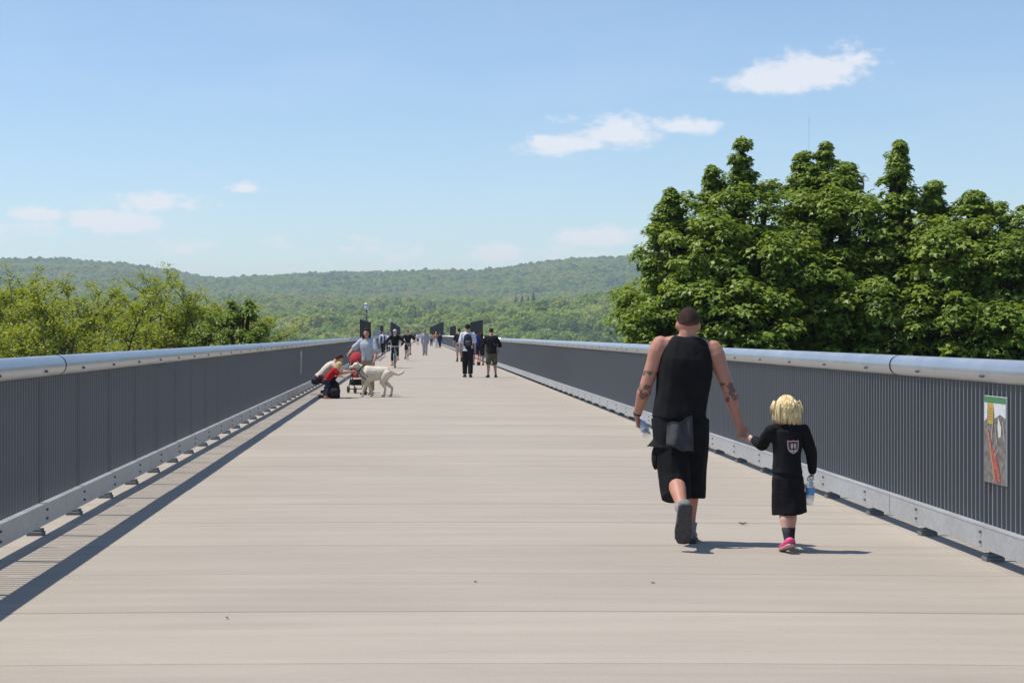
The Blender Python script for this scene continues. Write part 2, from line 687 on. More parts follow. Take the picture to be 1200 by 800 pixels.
def build_deck():
    mb = MB()
    slab_geo(0.006, BAY - 0.006, mb)
    me = mb.mesh('slab', M_DECK)
    me.polygons.foreach_set('use_smooth', [False] * len(me.polygons))
    k0, k1 = -12, 46
    for k in range(k0, k1):
        o = link('slab', me, deck)
        o.location = (0, J0 + k * BAY, random.uniform(-0.002, 0.002))
    far = MB()
    for k in range(k1, int((1045 - J0) / BAY)):
        slab_geo(J0 + k * BAY + 0.006, J0 + (k + 1) * BAY - 0.006, far)
    tag(far.build('slab', M_DECK, deck), 'distant run of slabs', kind='stuff')
    g = MB()
    for x in (DL + 0.5, 0, DR - 0.5):
        g.box((x - XC, 515, -0.70), (0.35, 1060, 0.86))
    g.build('girder', M_DARKSTEEL, deck)


build_deck()


# ------------------------------------------------------------------ railings
PIPE_R, PIPE_Z = 0.084, 1.322
NP = 17                          # pickets per bay


def build_railing(side):
    xi = XL if side < 0 else XR              # inner face of kick plate
    o = side                                  # outward direction in x
    root = empty('railing', (xi, 0, 0),
                 label=('long steel railing with round pipe handrail on the shaded left edge of the bridge' if side < 0 else
                        'long sunlit steel railing with round pipe handrail on the right edge behind the child'), cat='railing')
    # handrail pipe and kick plate, one piece per three-bay section
    SEC = BAY * 3
    pm = MB()
    ns = 20
    pm.tube([(0, 0.003, 0), (0, SEC - 0.003, 0)], [PIPE_R, PIPE_R], 28, cap=False)
    pme = pm.mesh('handrail', M_PIPE)
    pme.shade_smooth()
    sl = MB()
    sl.tube([(0, -0.017, 0), (0, 0.017, 0)], [PIPE_R + 0.0015] * 2, ns)
    slm = sl.mesh('sleeve', M_GAP, True)
    km = MB()
    km.box((o * 0.005, SEC / 2, 0.168), (0.010, SEC - 0.016, 0.155))          # upright web
    km.box((o * 0.028, SEC / 2, 0.250), (0.062, SEC - 0.009, 0.010))          # top flange
    km.box((o * 0.030, SEC / 2, 0.0945), (0.058, SEC - 0.009, 0.009))          # bottom flange
    kme = km.mesh('kick_plate', M_PLATE)
    foot = MB()
    foot.bevbox((o * 0.085, 0, 0.016), (0.13, 0.10, 0.032), 0.003)
    foot.bevbox((o * 0.085, 0, 0.044), (0.11, 0.085, 0.022), 0.003)
    foot.box((o * 0.098, 0, 0.068), (0.06, 0.05, 0.042))
    fme = foot.mesh('foot', mat('foot_steel', (0.15, 0.155, 0.16), 0.6, 0.1))
    post = MB()
    post.box((o * 0.103, 0, 0.665), (0.058, 0.054, 1.15))
    pome = post.mesh('post', M_PICKET)
    bm_ = MB()
    bm_.tube([(0, 0, 0), (-o * 0.014, 0, 0)], [0.011, 0.011], 6)
    bme = bm_.mesh('bolt', M_BOLT)
    pk = MB()
    pk.box((0, 0, 0.745), (0.070, 0.011, 0.985))
    pkme = pk.mesh('picket', M_PICKET)
    k_first, k_last = -5, 14                  # sections built piece by piece
    px_ = o * 0.086
    for k in range(k_first, k_last):
        y0 = J0 + k * SEC
        h = link('handrail', pme, root)
        h.location = (o * 0.085, y0, PIPE_Z)
        if k % 4 == 0:
            link('joint_band', slm, root).location = (o * 0.085, y0, PIPE_Z)
        link('kick_plate', kme, root).location = (0, y0, 0)
        for b in range(3):
            yb = y0 + (b + 0.5) * BAY
            link('post', pome, root).location = (0, yb, 0)
            link('foot', fme, root).location = (0, yb, 0)
            if yb < 45 and yb > 4:
                for z in (0.135, 0.205):
                    link('bolt', bme, root).location = (0.0, yb, z)
                for dy in (-0.018, 0.018):
                    q = link('bolt', bme, root)
                    a = rad(24)
                    q.location = (o * 0.085 - o * PIPE_R * math.cos(a), yb + dy, PIPE_Z - PIPE_R * math.sin(a))
    # pickets: the nearest 300 in view singly, the others joined
    singles, rest = [], []
    y = J0 + k_first * SEC + BAY / NP / 2
    while y < 1040:
        (singles if 8.5 <= y and len(singles) < 300 else rest).append(y)
        y += BAY / NP
    for y in singles:
        link('picket', pkme, root).location = (px_, y, 0)
    ys = np.array(rest)
    q = np.array([(x, yy, z) for z in (0.253, 1.237) for yy in (-0.0055, 0.0055) for x in (-0.035, 0.035)])
    v = (q[None] + np.stack([np.full_like(ys, px_), ys, np.zeros_like(ys)], -1)[:, None]).reshape(-1, 3)
    fc = np.array([(0, 1, 5, 4), (2, 6, 7, 3), (0, 4, 6, 2), (1, 3, 7, 5)])
    lp = (fc[None] + (np.arange(len(ys)) * 8)[:, None, None]).reshape(-1)
    me = fastmesh('picket', v, lp, np.arange(len(ys) * 4) * 4, np.full(len(ys) * 4, 4), M_PICKET)
    me.shade_flat()
    tag(link('picket', me, root), 'distant run of pickets', kind='stuff')
    # the far run of handrail, kick plate and posts
    y0 = J0 + k_last * SEC
    m1 = MB()
    m1.tube([(o * 0.085, y0, PIPE_Z), (o * 0.085, 1045, PIPE_Z)], [PIPE_R] * 2, 14)
    r1 = m1.build('handrail', M_PIPE, root, True)
    m2 = MB()
    m2.box((o * 0.005, (y0 + 1045) / 2, 0.168), (0.010, 1045 - y0, 0.155))
    m2.box((o * 0.028, (y0 + 1045) / 2, 0.250), (0.062, 1045 - y0, 0.010))
    m2.build('kick_plate', M_PLATE, root)
    m3 = MB()
    yb = y0 + BAY / 2
    while yb < 500:
        m3.box((o * 0.098, yb, 0.665), (0.058, 0.040, 1.15))
        m3.box((o * 0.075, yb, 0.03), (0.17, 0.16, 0.06))
        yb += BAY
    tag(m3.build('post', M_PICKET, root), 'distant run of posts', kind='stuff')
    return root


build_railing(-1)
build_railing(1)


# ------------------------------------------------------------------ information panels on the railings
def poster_mat():
    m = bpy.data.materials.new('poster_print')
    m.use_nodes = True
    nt = m.node_tree
    L = nt.links.new
    p = nt.nodes['Principled BSDF']
    p.inputs['Roughness'].default_value = 0.35
    tc = nt.nodes.new('ShaderNodeTexCoord')
    mp = nt.nodes.new('ShaderNodeMapping')
    mp.inputs['Location'].default_value = (0, 0, 0)
    L(tc.outputs['Object'], mp.inputs[0])
    n = nt.nodes.new('ShaderNodeTexNoise')
    n.inputs['Scale'].default_value = 22
    n.inputs['Detail'].default_value = 6
    L(mp.outputs[0], n.inputs['Vector'])
    cr = nt.nodes.new('ShaderNodeValToRGB')
    cr.color_ramp.elements[0].position = 0.3
    cr.color_ramp.elements[0].color = (0.055, 0.05, 0.045, 1)
    cr.color_ramp.elements[1].position = 0.75
    cr.color_ramp.elements[1].color = (0.26, 0.235, 0.22, 1)
    L(n.outputs['Fac'], cr.inputs[0])
    L(cr.outputs[0], p.inputs['Base Color'])
    return m


M_POSTER = poster_mat()


def build_poster(yc, side, label):
    """poster board on the railing; local y runs along the bridge, x out of the face"""
    xi = XL if side < 0 else XR
    face = xi + side * 0.042
    root = empty('information_panel', (face, yc, 0.853), 0 if side > 0 else math.pi, label, 'panel', 'picture panels on the railings')
    W, H = 0.41, 0.60
    b = MB()
    b.bevbox((0.006, 0, 0), (0.012, W, H), 0.002)
    b.build('board', mat('panel_edge', (0.55, 0.56, 0.55), 0.4), root)

    def flat(name, pts, m, d):
        q = MB()
        V = [(-d, y, z) for y, z in pts]
        q.add(V, [tuple(range(len(V)))])
        q.build(name, m, root)

    hw, hh = W / 2 - 0.003, H / 2 - 0.003
    # y local positive = away from the viewer = left in the picture on the right railing
    def R(u0, v0, u1, v1):      # u: 0 left..1 right, v: 0 top..1 bottom
        yy = lambda u: hw - 2 * hw * u
        zz = lambda v: hh - 2 * hh * v
        return [(yy(u0), zz(v0)), (yy(u1), zz(v0)), (yy(u1), zz(v1)), (yy(u0), zz(v1))]

    def Pn(*uv):
        return [(hw - 2 * hw * u, hh - 2 * hh * v) for u, v in uv]
    flat('picture', R(0, 0.075, 1, 1), M_POSTER, 0.001)
    flat('banner', R(0, 0, 1, 0.073), mat('poster_green', (0.05, 0.20, 0.075), 0.4), 0.001)
    flat('print', Pn((0, 0.075), (0.16, 0.075), (0.13, 0.26), (0, 0.3)), mat('poster_sky', (0.62, 0.63, 0.64), 0.4, var=0.15, vscale=30), 0.002)
    flat('print', Pn((0.42, 0.075), (1, 0.075), (1, 0.24), (0.75, 0.20), (0.5, 0.25)), MATS['poster_sky'], 0.002)
    flat('print', R(0.17, 0.075, 0.43, 0.32), mat('poster_yellow', (0.48, 0.32, 0.05), 0.4, var=0.25, vscale=60), 0.003)
    for i in range(5):
        flat('text_line', R(0.20, 0.14 + i * 0.030, 0.40, 0.148 + i * 0.030), mat('poster_text', (0.28, 0.18, 0.03), 0.5), 0.004)
    flat('print', Pn((0.66, 0.23), (0.80, 0.34), (0.79, 0.45), (0.68, 0.47), (0.63, 0.36)), mat('poster_white', (0.60, 0.60, 0.55), 0.4), 0.003)
    flat('print', Pn((0.12, 0.38), (0.20, 0.40), (0.40, 0.62), (0.62, 0.99), (0.50, 0.99), (0.30, 0.68)), mat('poster_red', (0.36, 0.075, 0.055), 0.4, var=0.5, vscale=45), 0.003)
    flat('print', Pn((0.38, 0.60), (0.55, 0.64), (0.72, 0.86), (0.78, 0.97), (0.66, 0.97), (0.46, 0.75)), MATS['poster_red'], 0.0035)
    flat('print', Pn((0.15, 0.40), (0.22, 0.42), (0.52, 0.95), (0.48, 0.96)), mat('poster_orange', (0.45, 0.22, 0.10), 0.4, var=0.4, vscale=60), 0.004)
    for (a, b_, c, d) in ((0.40, 0.30, 0.34, 0.50), (0.50, 0.32, 0.60, 0.55), (0.55, 0.55, 0.95, 0.62), (0.46, 0.70, 0.66, 0.60), (0.85, 0.28, 0.95, 0.5)):
        flat('print', Pn((a, b_), (a + 0.025, b_), (c + 0.025, d), (c, d)), mat('poster_pale', (0.42, 0.38, 0.40), 0.4), 0.0045)
    return root


build_poster(11.03, 1, 'colourful picture panel with green top strip on the sunlit right railing')
build_poster(42.0, -1, 'narrow pale panel on the shaded left railing near the crouching person')


# ------------------------------------------------------------------ tall mesh screens, lamp posts, signs
def build_screen(side, y0, y1, top, label):
    xi = (XL if side < 0 else XR) + side * 0.20
    root = empty('mesh_screen', (xi, y0, 0), 0, label, 'screen', 'tall dark screens above the railings')
    L = y1 - y0
    for k in range(int(L / 4.4) + 1):
        p = MB()
        p.box((0, min(k * 4.4, L), top / 2), (0.08, 0.08, top))
        p.build('post', M_DARKSTEEL, root)
    fr = MB()
    fr.box((0, L / 2, top - 0.02), (0.05, L, 0.04))
    fr.box((0, L / 2, 0.9), (0.05, L, 0.04))
    fr.build('rail', M_DARKSTEEL, root)
    w = MB()
    y = 0.0
    while y < L:
        w.box((0.0, y, (top + 0.9) / 2), (0.012, 0.014, top - 0.9))
        y += 0.10
    z = 1.0
    while z < top:
        w.box((0.012, L / 2, z), (0.008, L, 0.010))
        z += 0.10
    tag(w.build('wire_mesh', M_DARKSTEEL, root), kind='stuff')


build_screen(-1, 94, 116, 2.45, 'nearest tall dark screen above the left railing, behind the woman')
build_screen(-1, 152, 166, 2.42, 'short tall screen on the left railing, second one along')
build_screen(-1, 222, 390, 3.35, 'farthest tall dark screen above the left railing behind the cyclists')
build_screen(1, 96.5, 117, 2.45, 'nearest tall dark screen above the right railing, behind the backpack wearer')
build_screen(1, 157, 181, 2.42, 'short tall screen on the right railing, second one along')
build_screen(1, 220, 400, 3.3, 'farthest tall dark screen above the right railing, beyond the strollers')


def build_lamp(y, label):
    root = empty('lamp_post', (XL - 0.22, y, 0), 0, label, 'lamp', 'lamp posts on the left edge')
    p = MB()
    p.tube([(0, 0, 0), (0, 0, 0.12)], [0.11, 0.10], 10)
    p.tube([(0, 0, 0.12), (0, 0, 3.2)], [0.06, 0.05], 10)
    p.build('pole', M_DARKSTEEL, root, True)
    h = MB()
    h.tube([(0, 0, 3.2), (0, 0, 3.24), (0, 0, 3.52), (0, 0, 3.56)], [0.10, 0.13, 0.16, 0.10], 12)
    h.build('lantern', mat('lamp_glass', (0.75, 0.76, 0.78), 0.3), root, True)
    c = MB()
    c.tube([(0, 0, 3.56), (0, 0, 3.60), (0, 0, 3.66)], [0.20, 0.18, 0.04], 12)
    c.build('cap', M_PLATE, root, True)


build_lamp(107, 'nearest lamp post with white lantern above the left railing')
build_lamp(221, 'second lamp post along the left railing, behind the cyclists')
build_lamp(330, 'farthest small lamp post along the left railing')


def build_sign(y, x, label):
    root = empty('notice_board', (x, y, 0), 0, label, 'notice board', 'grey notice boards on the left edge')
    for s in (-1, 1):
        p = MB()
        p.box((s * 0.28, 0, 0.9), (0.05, 0.05, 1.8))
        p.build('post', M_PLATE, root)
    b = MB()
    b.bevbox((0, -0.045, 1.66), (0.68, 0.03, 0.42), 0.006)
    b.build('board', mat('grey_board', (0.36, 0.37, 0.38), 0.5), root)


build_sign(139, -3.13, 'pale grey notice board rising over the left railing by the nearest screen')
build_sign(205, -3.14, 'small grey notice board over the left railing, farther of the two')


# ------------------------------------------------------------------ far forest (one mass: geometry nodes)
def forest_nodes(leaf, core):
    ng = bpy.data.node_groups.new('forest', 'GeometryNodeTree')
    ng.interface.new_socket('Geometry', in_out='INPUT', socket_type='NodeSocketGeometry')
    ng.interface.new_socket('Geometry', in_out='OUTPUT', socket_type='NodeSocketGeometry')
    N, L = ng.nodes.new, ng.links.new
    gi, go = N('NodeGroupInput'), N('NodeGroupOutput')
    join = N('GeometryNodeJoinGeometry')
    for k in range(5):
        ico = N('GeometryNodeMeshIcoSphere')
        ico.inputs['Radius'].default_value = 1.0
        ico.inputs['Subdivisions'].default_value = 4
        nz = N('ShaderNodeTexNoise')
        nz.noise_dimensions = '4D'
        nz.inputs['W'].default_value = 3.1 * k + 0.7
        nz.inputs['Scale'].default_value = 1.7
        nz.inputs['Detail'].default_value = 2
        nm = N('GeometryNodeInputNormal')
        mr = N('ShaderNodeMapRange')
        mr.inputs['From Min'].default_value = 0.25
        mr.inputs['From Max'].default_value = 0.75
        mr.inputs['To Min'].default_value = -0.48
        mr.inputs['To Max'].default_value = 0.42
        L(nz.outputs['Fac'], mr.inputs['Value'])
        vm = N('ShaderNodeVectorMath')
        vm.operation = 'SCALE'
        L(nm.outputs[0], vm.inputs[0])
        L(mr.outputs[0], vm.inputs['Scale'])
        sp = N('GeometryNodeSetPosition')
        L(ico.outputs['Mesh'], sp.inputs['Geometry'])
        L(vm.outputs[0], sp.inputs['Offset'])
        tr = N('GeometryNodeTransform')
        tr.inputs['Scale'].default_value = ((1, 1, 0.95), (1.05, 0.95, 1.15), (0.9, 1, 0.8), (0.8, 0.85, 1.3), (1.1, 1, 0.9))[k]
        L(sp.outputs[0], tr.inputs['Geometry'])
        dp = N('GeometryNodeDistributePointsOnFaces')
        dp.inputs['Density'].default_value = 75
        dp.inputs['Seed'].default_value = k
        L(tr.outputs[0], dp.inputs['Mesh'])
        circ = N('GeometryNodeMeshCircle')
        circ.fill_type = 'NGON'
        circ.inputs['Vertices'].default_value = 5
        circ.inputs['Radius'].default_value = 0.115
        rv = N('FunctionNodeRandomValue')
        rv.data_type = 'FLOAT_VECTOR'
        rv.inputs[0].default_value = (-0.75, -0.75, 0)
        rv.inputs[1].default_value = (0.75, 0.75, 6.28)
        rot = N('FunctionNodeRotateRotation')
        rot.rotation_space = 'LOCAL'
        L(dp.outputs['Rotation'], rot.inputs[0])
        e2r = N('FunctionNodeEulerToRotation')
        L(rv.outputs[0], e2r.inputs[0])
        L(e2r.outputs[0], rot.inputs[1])
        rs = N('FunctionNodeRandomValue')
        rs.data_type = 'FLOAT'
        rs.inputs[2].default_value = 0.6
        rs.inputs[3].default_value = 1.35
        iop = N('GeometryNodeInstanceOnPoints')
        L(dp.outputs['Points'], iop.inputs['Points'])
        L(circ.outputs[0], iop.inputs['Instance'])
        L(rot.outputs[0], iop.inputs['Rotation'])
        L(rs.outputs[1], iop.inputs['Scale'])
        re = N('GeometryNodeRealizeInstances')
        L(iop.outputs[0], re.inputs[0])
        sm = N('GeometryNodeSetMaterial')
        sm.inputs['Material'].default_value = leaf
        L(re.outputs[0], sm.inputs['Geometry'])
        t2 = N('GeometryNodeTransform')
        t2.inputs['Scale'].default_value = (0.86, 0.86, 0.86)
        L(tr.outputs[0], t2.inputs['Geometry'])
        sm2 = N('GeometryNodeSetMaterial')
        sm2.inputs['Material'].default_value = leaf
        L(t2.outputs[0], sm2.inputs['Geometry'])
        jj = N('GeometryNodeJoinGeometry')
        L(sm.outputs[0], jj.inputs[0])
        L(sm2.outputs[0], jj.inputs[0])
        g2i = N('GeometryNodeGeometryToInstance')
        L(jj.outputs[0], g2i.inputs[0])
        L(g2i.outputs[0], join.inputs[0])
    io = N('GeometryNodeInstanceOnPoints')
    L(gi.outputs[0], io.inputs['Points'])
    L(join.outputs[0], io.inputs['Instance'])
    io.inputs['Pick Instance'].default_value = True
    na = N('GeometryNodeInputNamedAttribute')
    na.data_type = 'INT'
    na.inputs[0].default_value = 'which'
    L(na.outputs[0], io.inputs['Instance Index'])
    ns = N('GeometryNodeInputNamedAttribute')
    ns.data_type = 'FLOAT_VECTOR'
    ns.inputs[0].default_value = 'size'
    L(ns.outputs[0], io.inputs['Scale'])
    nr = N('GeometryNodeInputNamedAttribute')
    nr.data_type = 'FLOAT_VECTOR'
    nr.inputs[0].default_value = 'turn'
    e3 = N('FunctionNodeEulerToRotation')
    L(nr.outputs[0], e3.inputs[0])
    L(e3.outputs[0], io.inputs['Rotation'])
    L(io.outputs[0], go.inputs[0])
    return ng


WOODS = []          # the node modifier goes on at the end of the script


def build_forest():
    leaf = leafmat('far_leaves', (0.090, 0.170, 0.065), (0.325, 0.430, 0.095), (0.450, 0.440, 0.150), 0.42, 0.8, 'INSTANCER', 0.1)
    ng = forest_nodes(leaf, leaf)

    def wood(name, label, y0, y1, sp, rmin, rmax):
        P = []
        y = y0
        while y < y1:
            xa, xb = -0.40 * y, 0.46 * y
            n = int((xb - xa) / sp)
            xs = xa + (np.arange(n) + rng.uniform(0, 1, n)) * sp
            P.append(np.stack([xs, y + rng.uniform(-0.5, 0.5, n) * sp], -1))
            y += sp
        P = np.concatenate(P)
        P = P[~((np.abs(P[:, 0] - XC) < 9) & (P[:, 1] < 1062))]
        n = len(P)
        z = ground(P[:, 0], P[:, 1])
        r = rng.uniform(rmin, rmax, n) * (1 + 0.25 * (rng.random(n) < 0.12))
        sz = np.stack([r, r, r * rng.uniform(0.70, 1.05, n)], -1)
        pos = np.stack([P[:, 0], P[:, 1], z + sz[:, 2] * 0.62], -1)
        patch = vnoise(P[:, 0] * 1.0, P[:, 1] * 0.8, 120)
        p2 = vnoise(P[:, 0] + 400, P[:, 1] * 0.9, 33)
        tint = np.clip(0.50 + 0.20 * patch + 0.16 * p2 + rng.normal(0, 0.16, n), 0, 1)
        tint = np.where(rng.random(n) < 0.10, tint * 0.3, tint)
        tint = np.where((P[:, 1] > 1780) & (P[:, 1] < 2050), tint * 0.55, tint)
        which = rng.integers(0, 5, n)
        which = np.where((tint < 0.2), 3, which)
        me = bpy.data.meshes.new(name)
        me.vertices.add(n)
        me.vertices.foreach_set('co', pos.astype(np.float32).ravel())
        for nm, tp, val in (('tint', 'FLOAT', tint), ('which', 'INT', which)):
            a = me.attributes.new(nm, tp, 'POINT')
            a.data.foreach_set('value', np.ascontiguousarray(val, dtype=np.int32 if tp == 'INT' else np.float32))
        turn = np.stack([rng.uniform(-.2, .2, n), rng.uniform(-.2, .2, n), rng.uniform(0, 6.28, n)], -1)
        for nm, val in (('size', sz), ('turn', turn)):
            a = me.attributes.new(nm, 'FLOAT_VECTOR', 'POINT')
            a.data.foreach_set('vector', val.astype(np.float32).ravel())
        me.update()
        o = link(name, me)
        WOODS.append((o, ng))
        tag(o, label, 'forest', kind='stuff')

    wood('forest', 'light green woods on the near slope of the far bank', 900, 1560, 10.5, 5.0, 8.2)
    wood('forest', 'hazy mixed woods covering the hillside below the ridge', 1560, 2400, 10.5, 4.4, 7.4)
    wood('forest', 'blue-green hazy woods on the long far ridge', 2400, 3640, 11.0, 4.2, 6.2)


build_forest()


def build_conifer(px, py_top, Y, label, k):
    x = (px - VX) / F * Y
    zb = float(ground(x, Y))
    zt = CAM_H + (VY - py_top) / F * Y
    H = max(zt - zb, 12)
    root = empty('conifer', (x, Y, zb), 0, label, 'conifer', 'dark conifers on the hillside')
    t = MB()
    t.tube([(0, 0, 0), (0, 0, H * 0.6), (0, 0, H)], [0.35, 0.2, 0.03], 7)
    t.build('trunk', mat('bark', (0.06, 0.045, 0.035), 0.9, var=0.3), root)
    rr = np.random.default_rng(40 + k)
    V, Fc = [], []
    for i in range(520):
        f = rr.uniform(0.10, 0.99) ** 0.8
        a = rr.uniform(0, 6.283)
        R = (1 - f) * H * 0.34 + 0.5
        R *= rr.uniform(0.6, 1.1)
        d = np.array((math.cos(a), math.sin(a), 0))
        s = np.array((-math.sin(a), math.cos(a), 0))
        z = f * H
        w = R * 0.30
        b = len(V)
        V += [tuple(d * 0.05 + (0, 0, z)), tuple(d * R * 0.6 + s * w + (0, 0, z - R * 0.25)), tuple(d * R + (0, 0, z - R * 0.35)), tuple(d * R * 0.6 - s * w + (0, 0, z - R * 0.25))]
        Fc.append((b, b + 1, b + 2, b + 3))
    c = MB()
    c.add(V, Fc)
    c.build('crown', mat('conifer_needles', (0.010, 0.022, 0.018), 0.8, var=0.3, vscale=0.5), root)


for k, (px, pt, lb) in enumerate(((604.5, 348, 'leftmost dark conifer of the row of four on the hillside'), (612, 347, 'second dark conifer of the row of four on the hillside'),
                                  (619, 348.5, 'third dark conifer of the row, shorter than its right neighbour'), (625, 343.5, 'tallest dark conifer at the right end of the hillside row'))):
    build_conifer(px, pt - 2.5, 1590 + 5 * k, lb, k)


def build_mast():
    x, Y = (948 - VX) / F * 1000, 1000.0
    zb = float(ground(x, Y))
    top = CAM_H + (VY - 138) / F * Y
    root = empty('radio_mast', (x, Y, zb), 0, 'thin grey radio mast rising into the sky above the maple trees', 'mast')
    H = top - zb
    m = MB()
    for k in range(3):
        a = 2.094 * k
        m.tube([(0.22 * math.cos(a), 0.22 * math.sin(a), 0), (0.16 * math.cos(a), 0.16 * math.sin(a), H)], [0.035, 0.02], 5)
    z = 0.5
    k = 0
    while z < H - 1:
        a, b = 2.094 * k, 2.094 * (k + 1)
        m.tube([(0.2 * math.cos(a), 0.2 * math.sin(a), z), (0.2 * math.cos(b), 0.2 * math.sin(b), z + 0.9)], [0.015] * 2, 3)
        z += 0.9
        k += 1
    m.build('lattice', mat('mast_grey', (0.30, 0.31, 0.33), 0.5, 0.3), root)
    tp = MB()
    tp.tube([(0, 0, H - 2), (0, 0, H + 3)], [0.05, 0.02], 6)
    tp.build('aerial', MATS['mast_grey'], root)


build_mast()

# ------------------------------------------------------------------ near trees
M_BARK = mat('tree_bark', (0.050, 0.040, 0.034), 0.9, var=0.35, vscale=6, bump=0.6, bscale=30)
M_MAPLE = leafmat('maple_leaves', (0.080, 0.138, 0.015), (0.205, 0.295, 0.034), (0.350, 0.425, 0.085), 0.36, 0.45, spec=0.35)
M_LOCUST = leafmat('locust_leaves', (0.165, 0.225, 0.026), (0.270, 0.330, 0.042), (0.380, 0.410, 0.070), 0.48, 0.5, spec=0.3)

MAPLE_LEAF = np.array([(0, 0, 0), (-0.52, 0.30, -0.14), (-0.20, 0.48, 0.0), (0, 1.0, -0.16), (0.20, 0.48, 0.0), (0.52, 0.30, -0.14)])
MAPLE_FACES = [(0, 2, 1), (0, 4, 3, 2), (0, 5, 4)]
OVAL_LEAF = np.array([(0, 0, 0), (-0.28, 0.5, -0.08), (0, 1.0, 0), (0.28, 0.5, -0.08)])
OVAL_FACES = [(0, 1, 2, 3)]


def leaves_mesh(name, P, N, S, tint, shape, faces, m):
    n = len(P)
    N = N / np.linalg.norm(N, axis=1, keepdims=True)
    a = rng.normal(size=(n, 3))
    T = a - N * np.sum(a * N, 1, keepdims=True)
    T /= np.linalg.norm(T, axis=1, keepdims=True)
    B = np.cross(T, N)
    q = shape
    v = (B[:, None] * q[None, :, 0, None] + T[:, None] * q[None, :, 1, None] + N[:, None] * q[None, :, 2, None]) * S[:, None, None] + P[:, None]
    nv = len(q)
    base = (np.arange(n) * nv)
    loops, totals = [], []
    fl = np.concatenate([np.array(f) for f in faces])
    loops = (fl[None] + base[:, None]).ravel()
    totals = np.tile([len(f) for f in faces], n)
    starts = np.concatenate([[0], np.cumsum(totals)[:-1]])
    return fastmesh(name, v.reshape(-1, 3), loops, starts, totals, m, np.repeat(tint, nv))


def spire(px, top, base, w, dy=0.0, n=5):
    """a leader: a run of tufts narrowing upwards"""
    out = []
    for i in range(n):
        t = i / (n - 1)
        out.append((px + random.uniform(-3, 3), base + (top + 10 - base) * t, 11 + (w - 11) * (1 - t) ** 0.9, 16 + (w - 11) * 0.5 * (1 - t), dy))
    return out


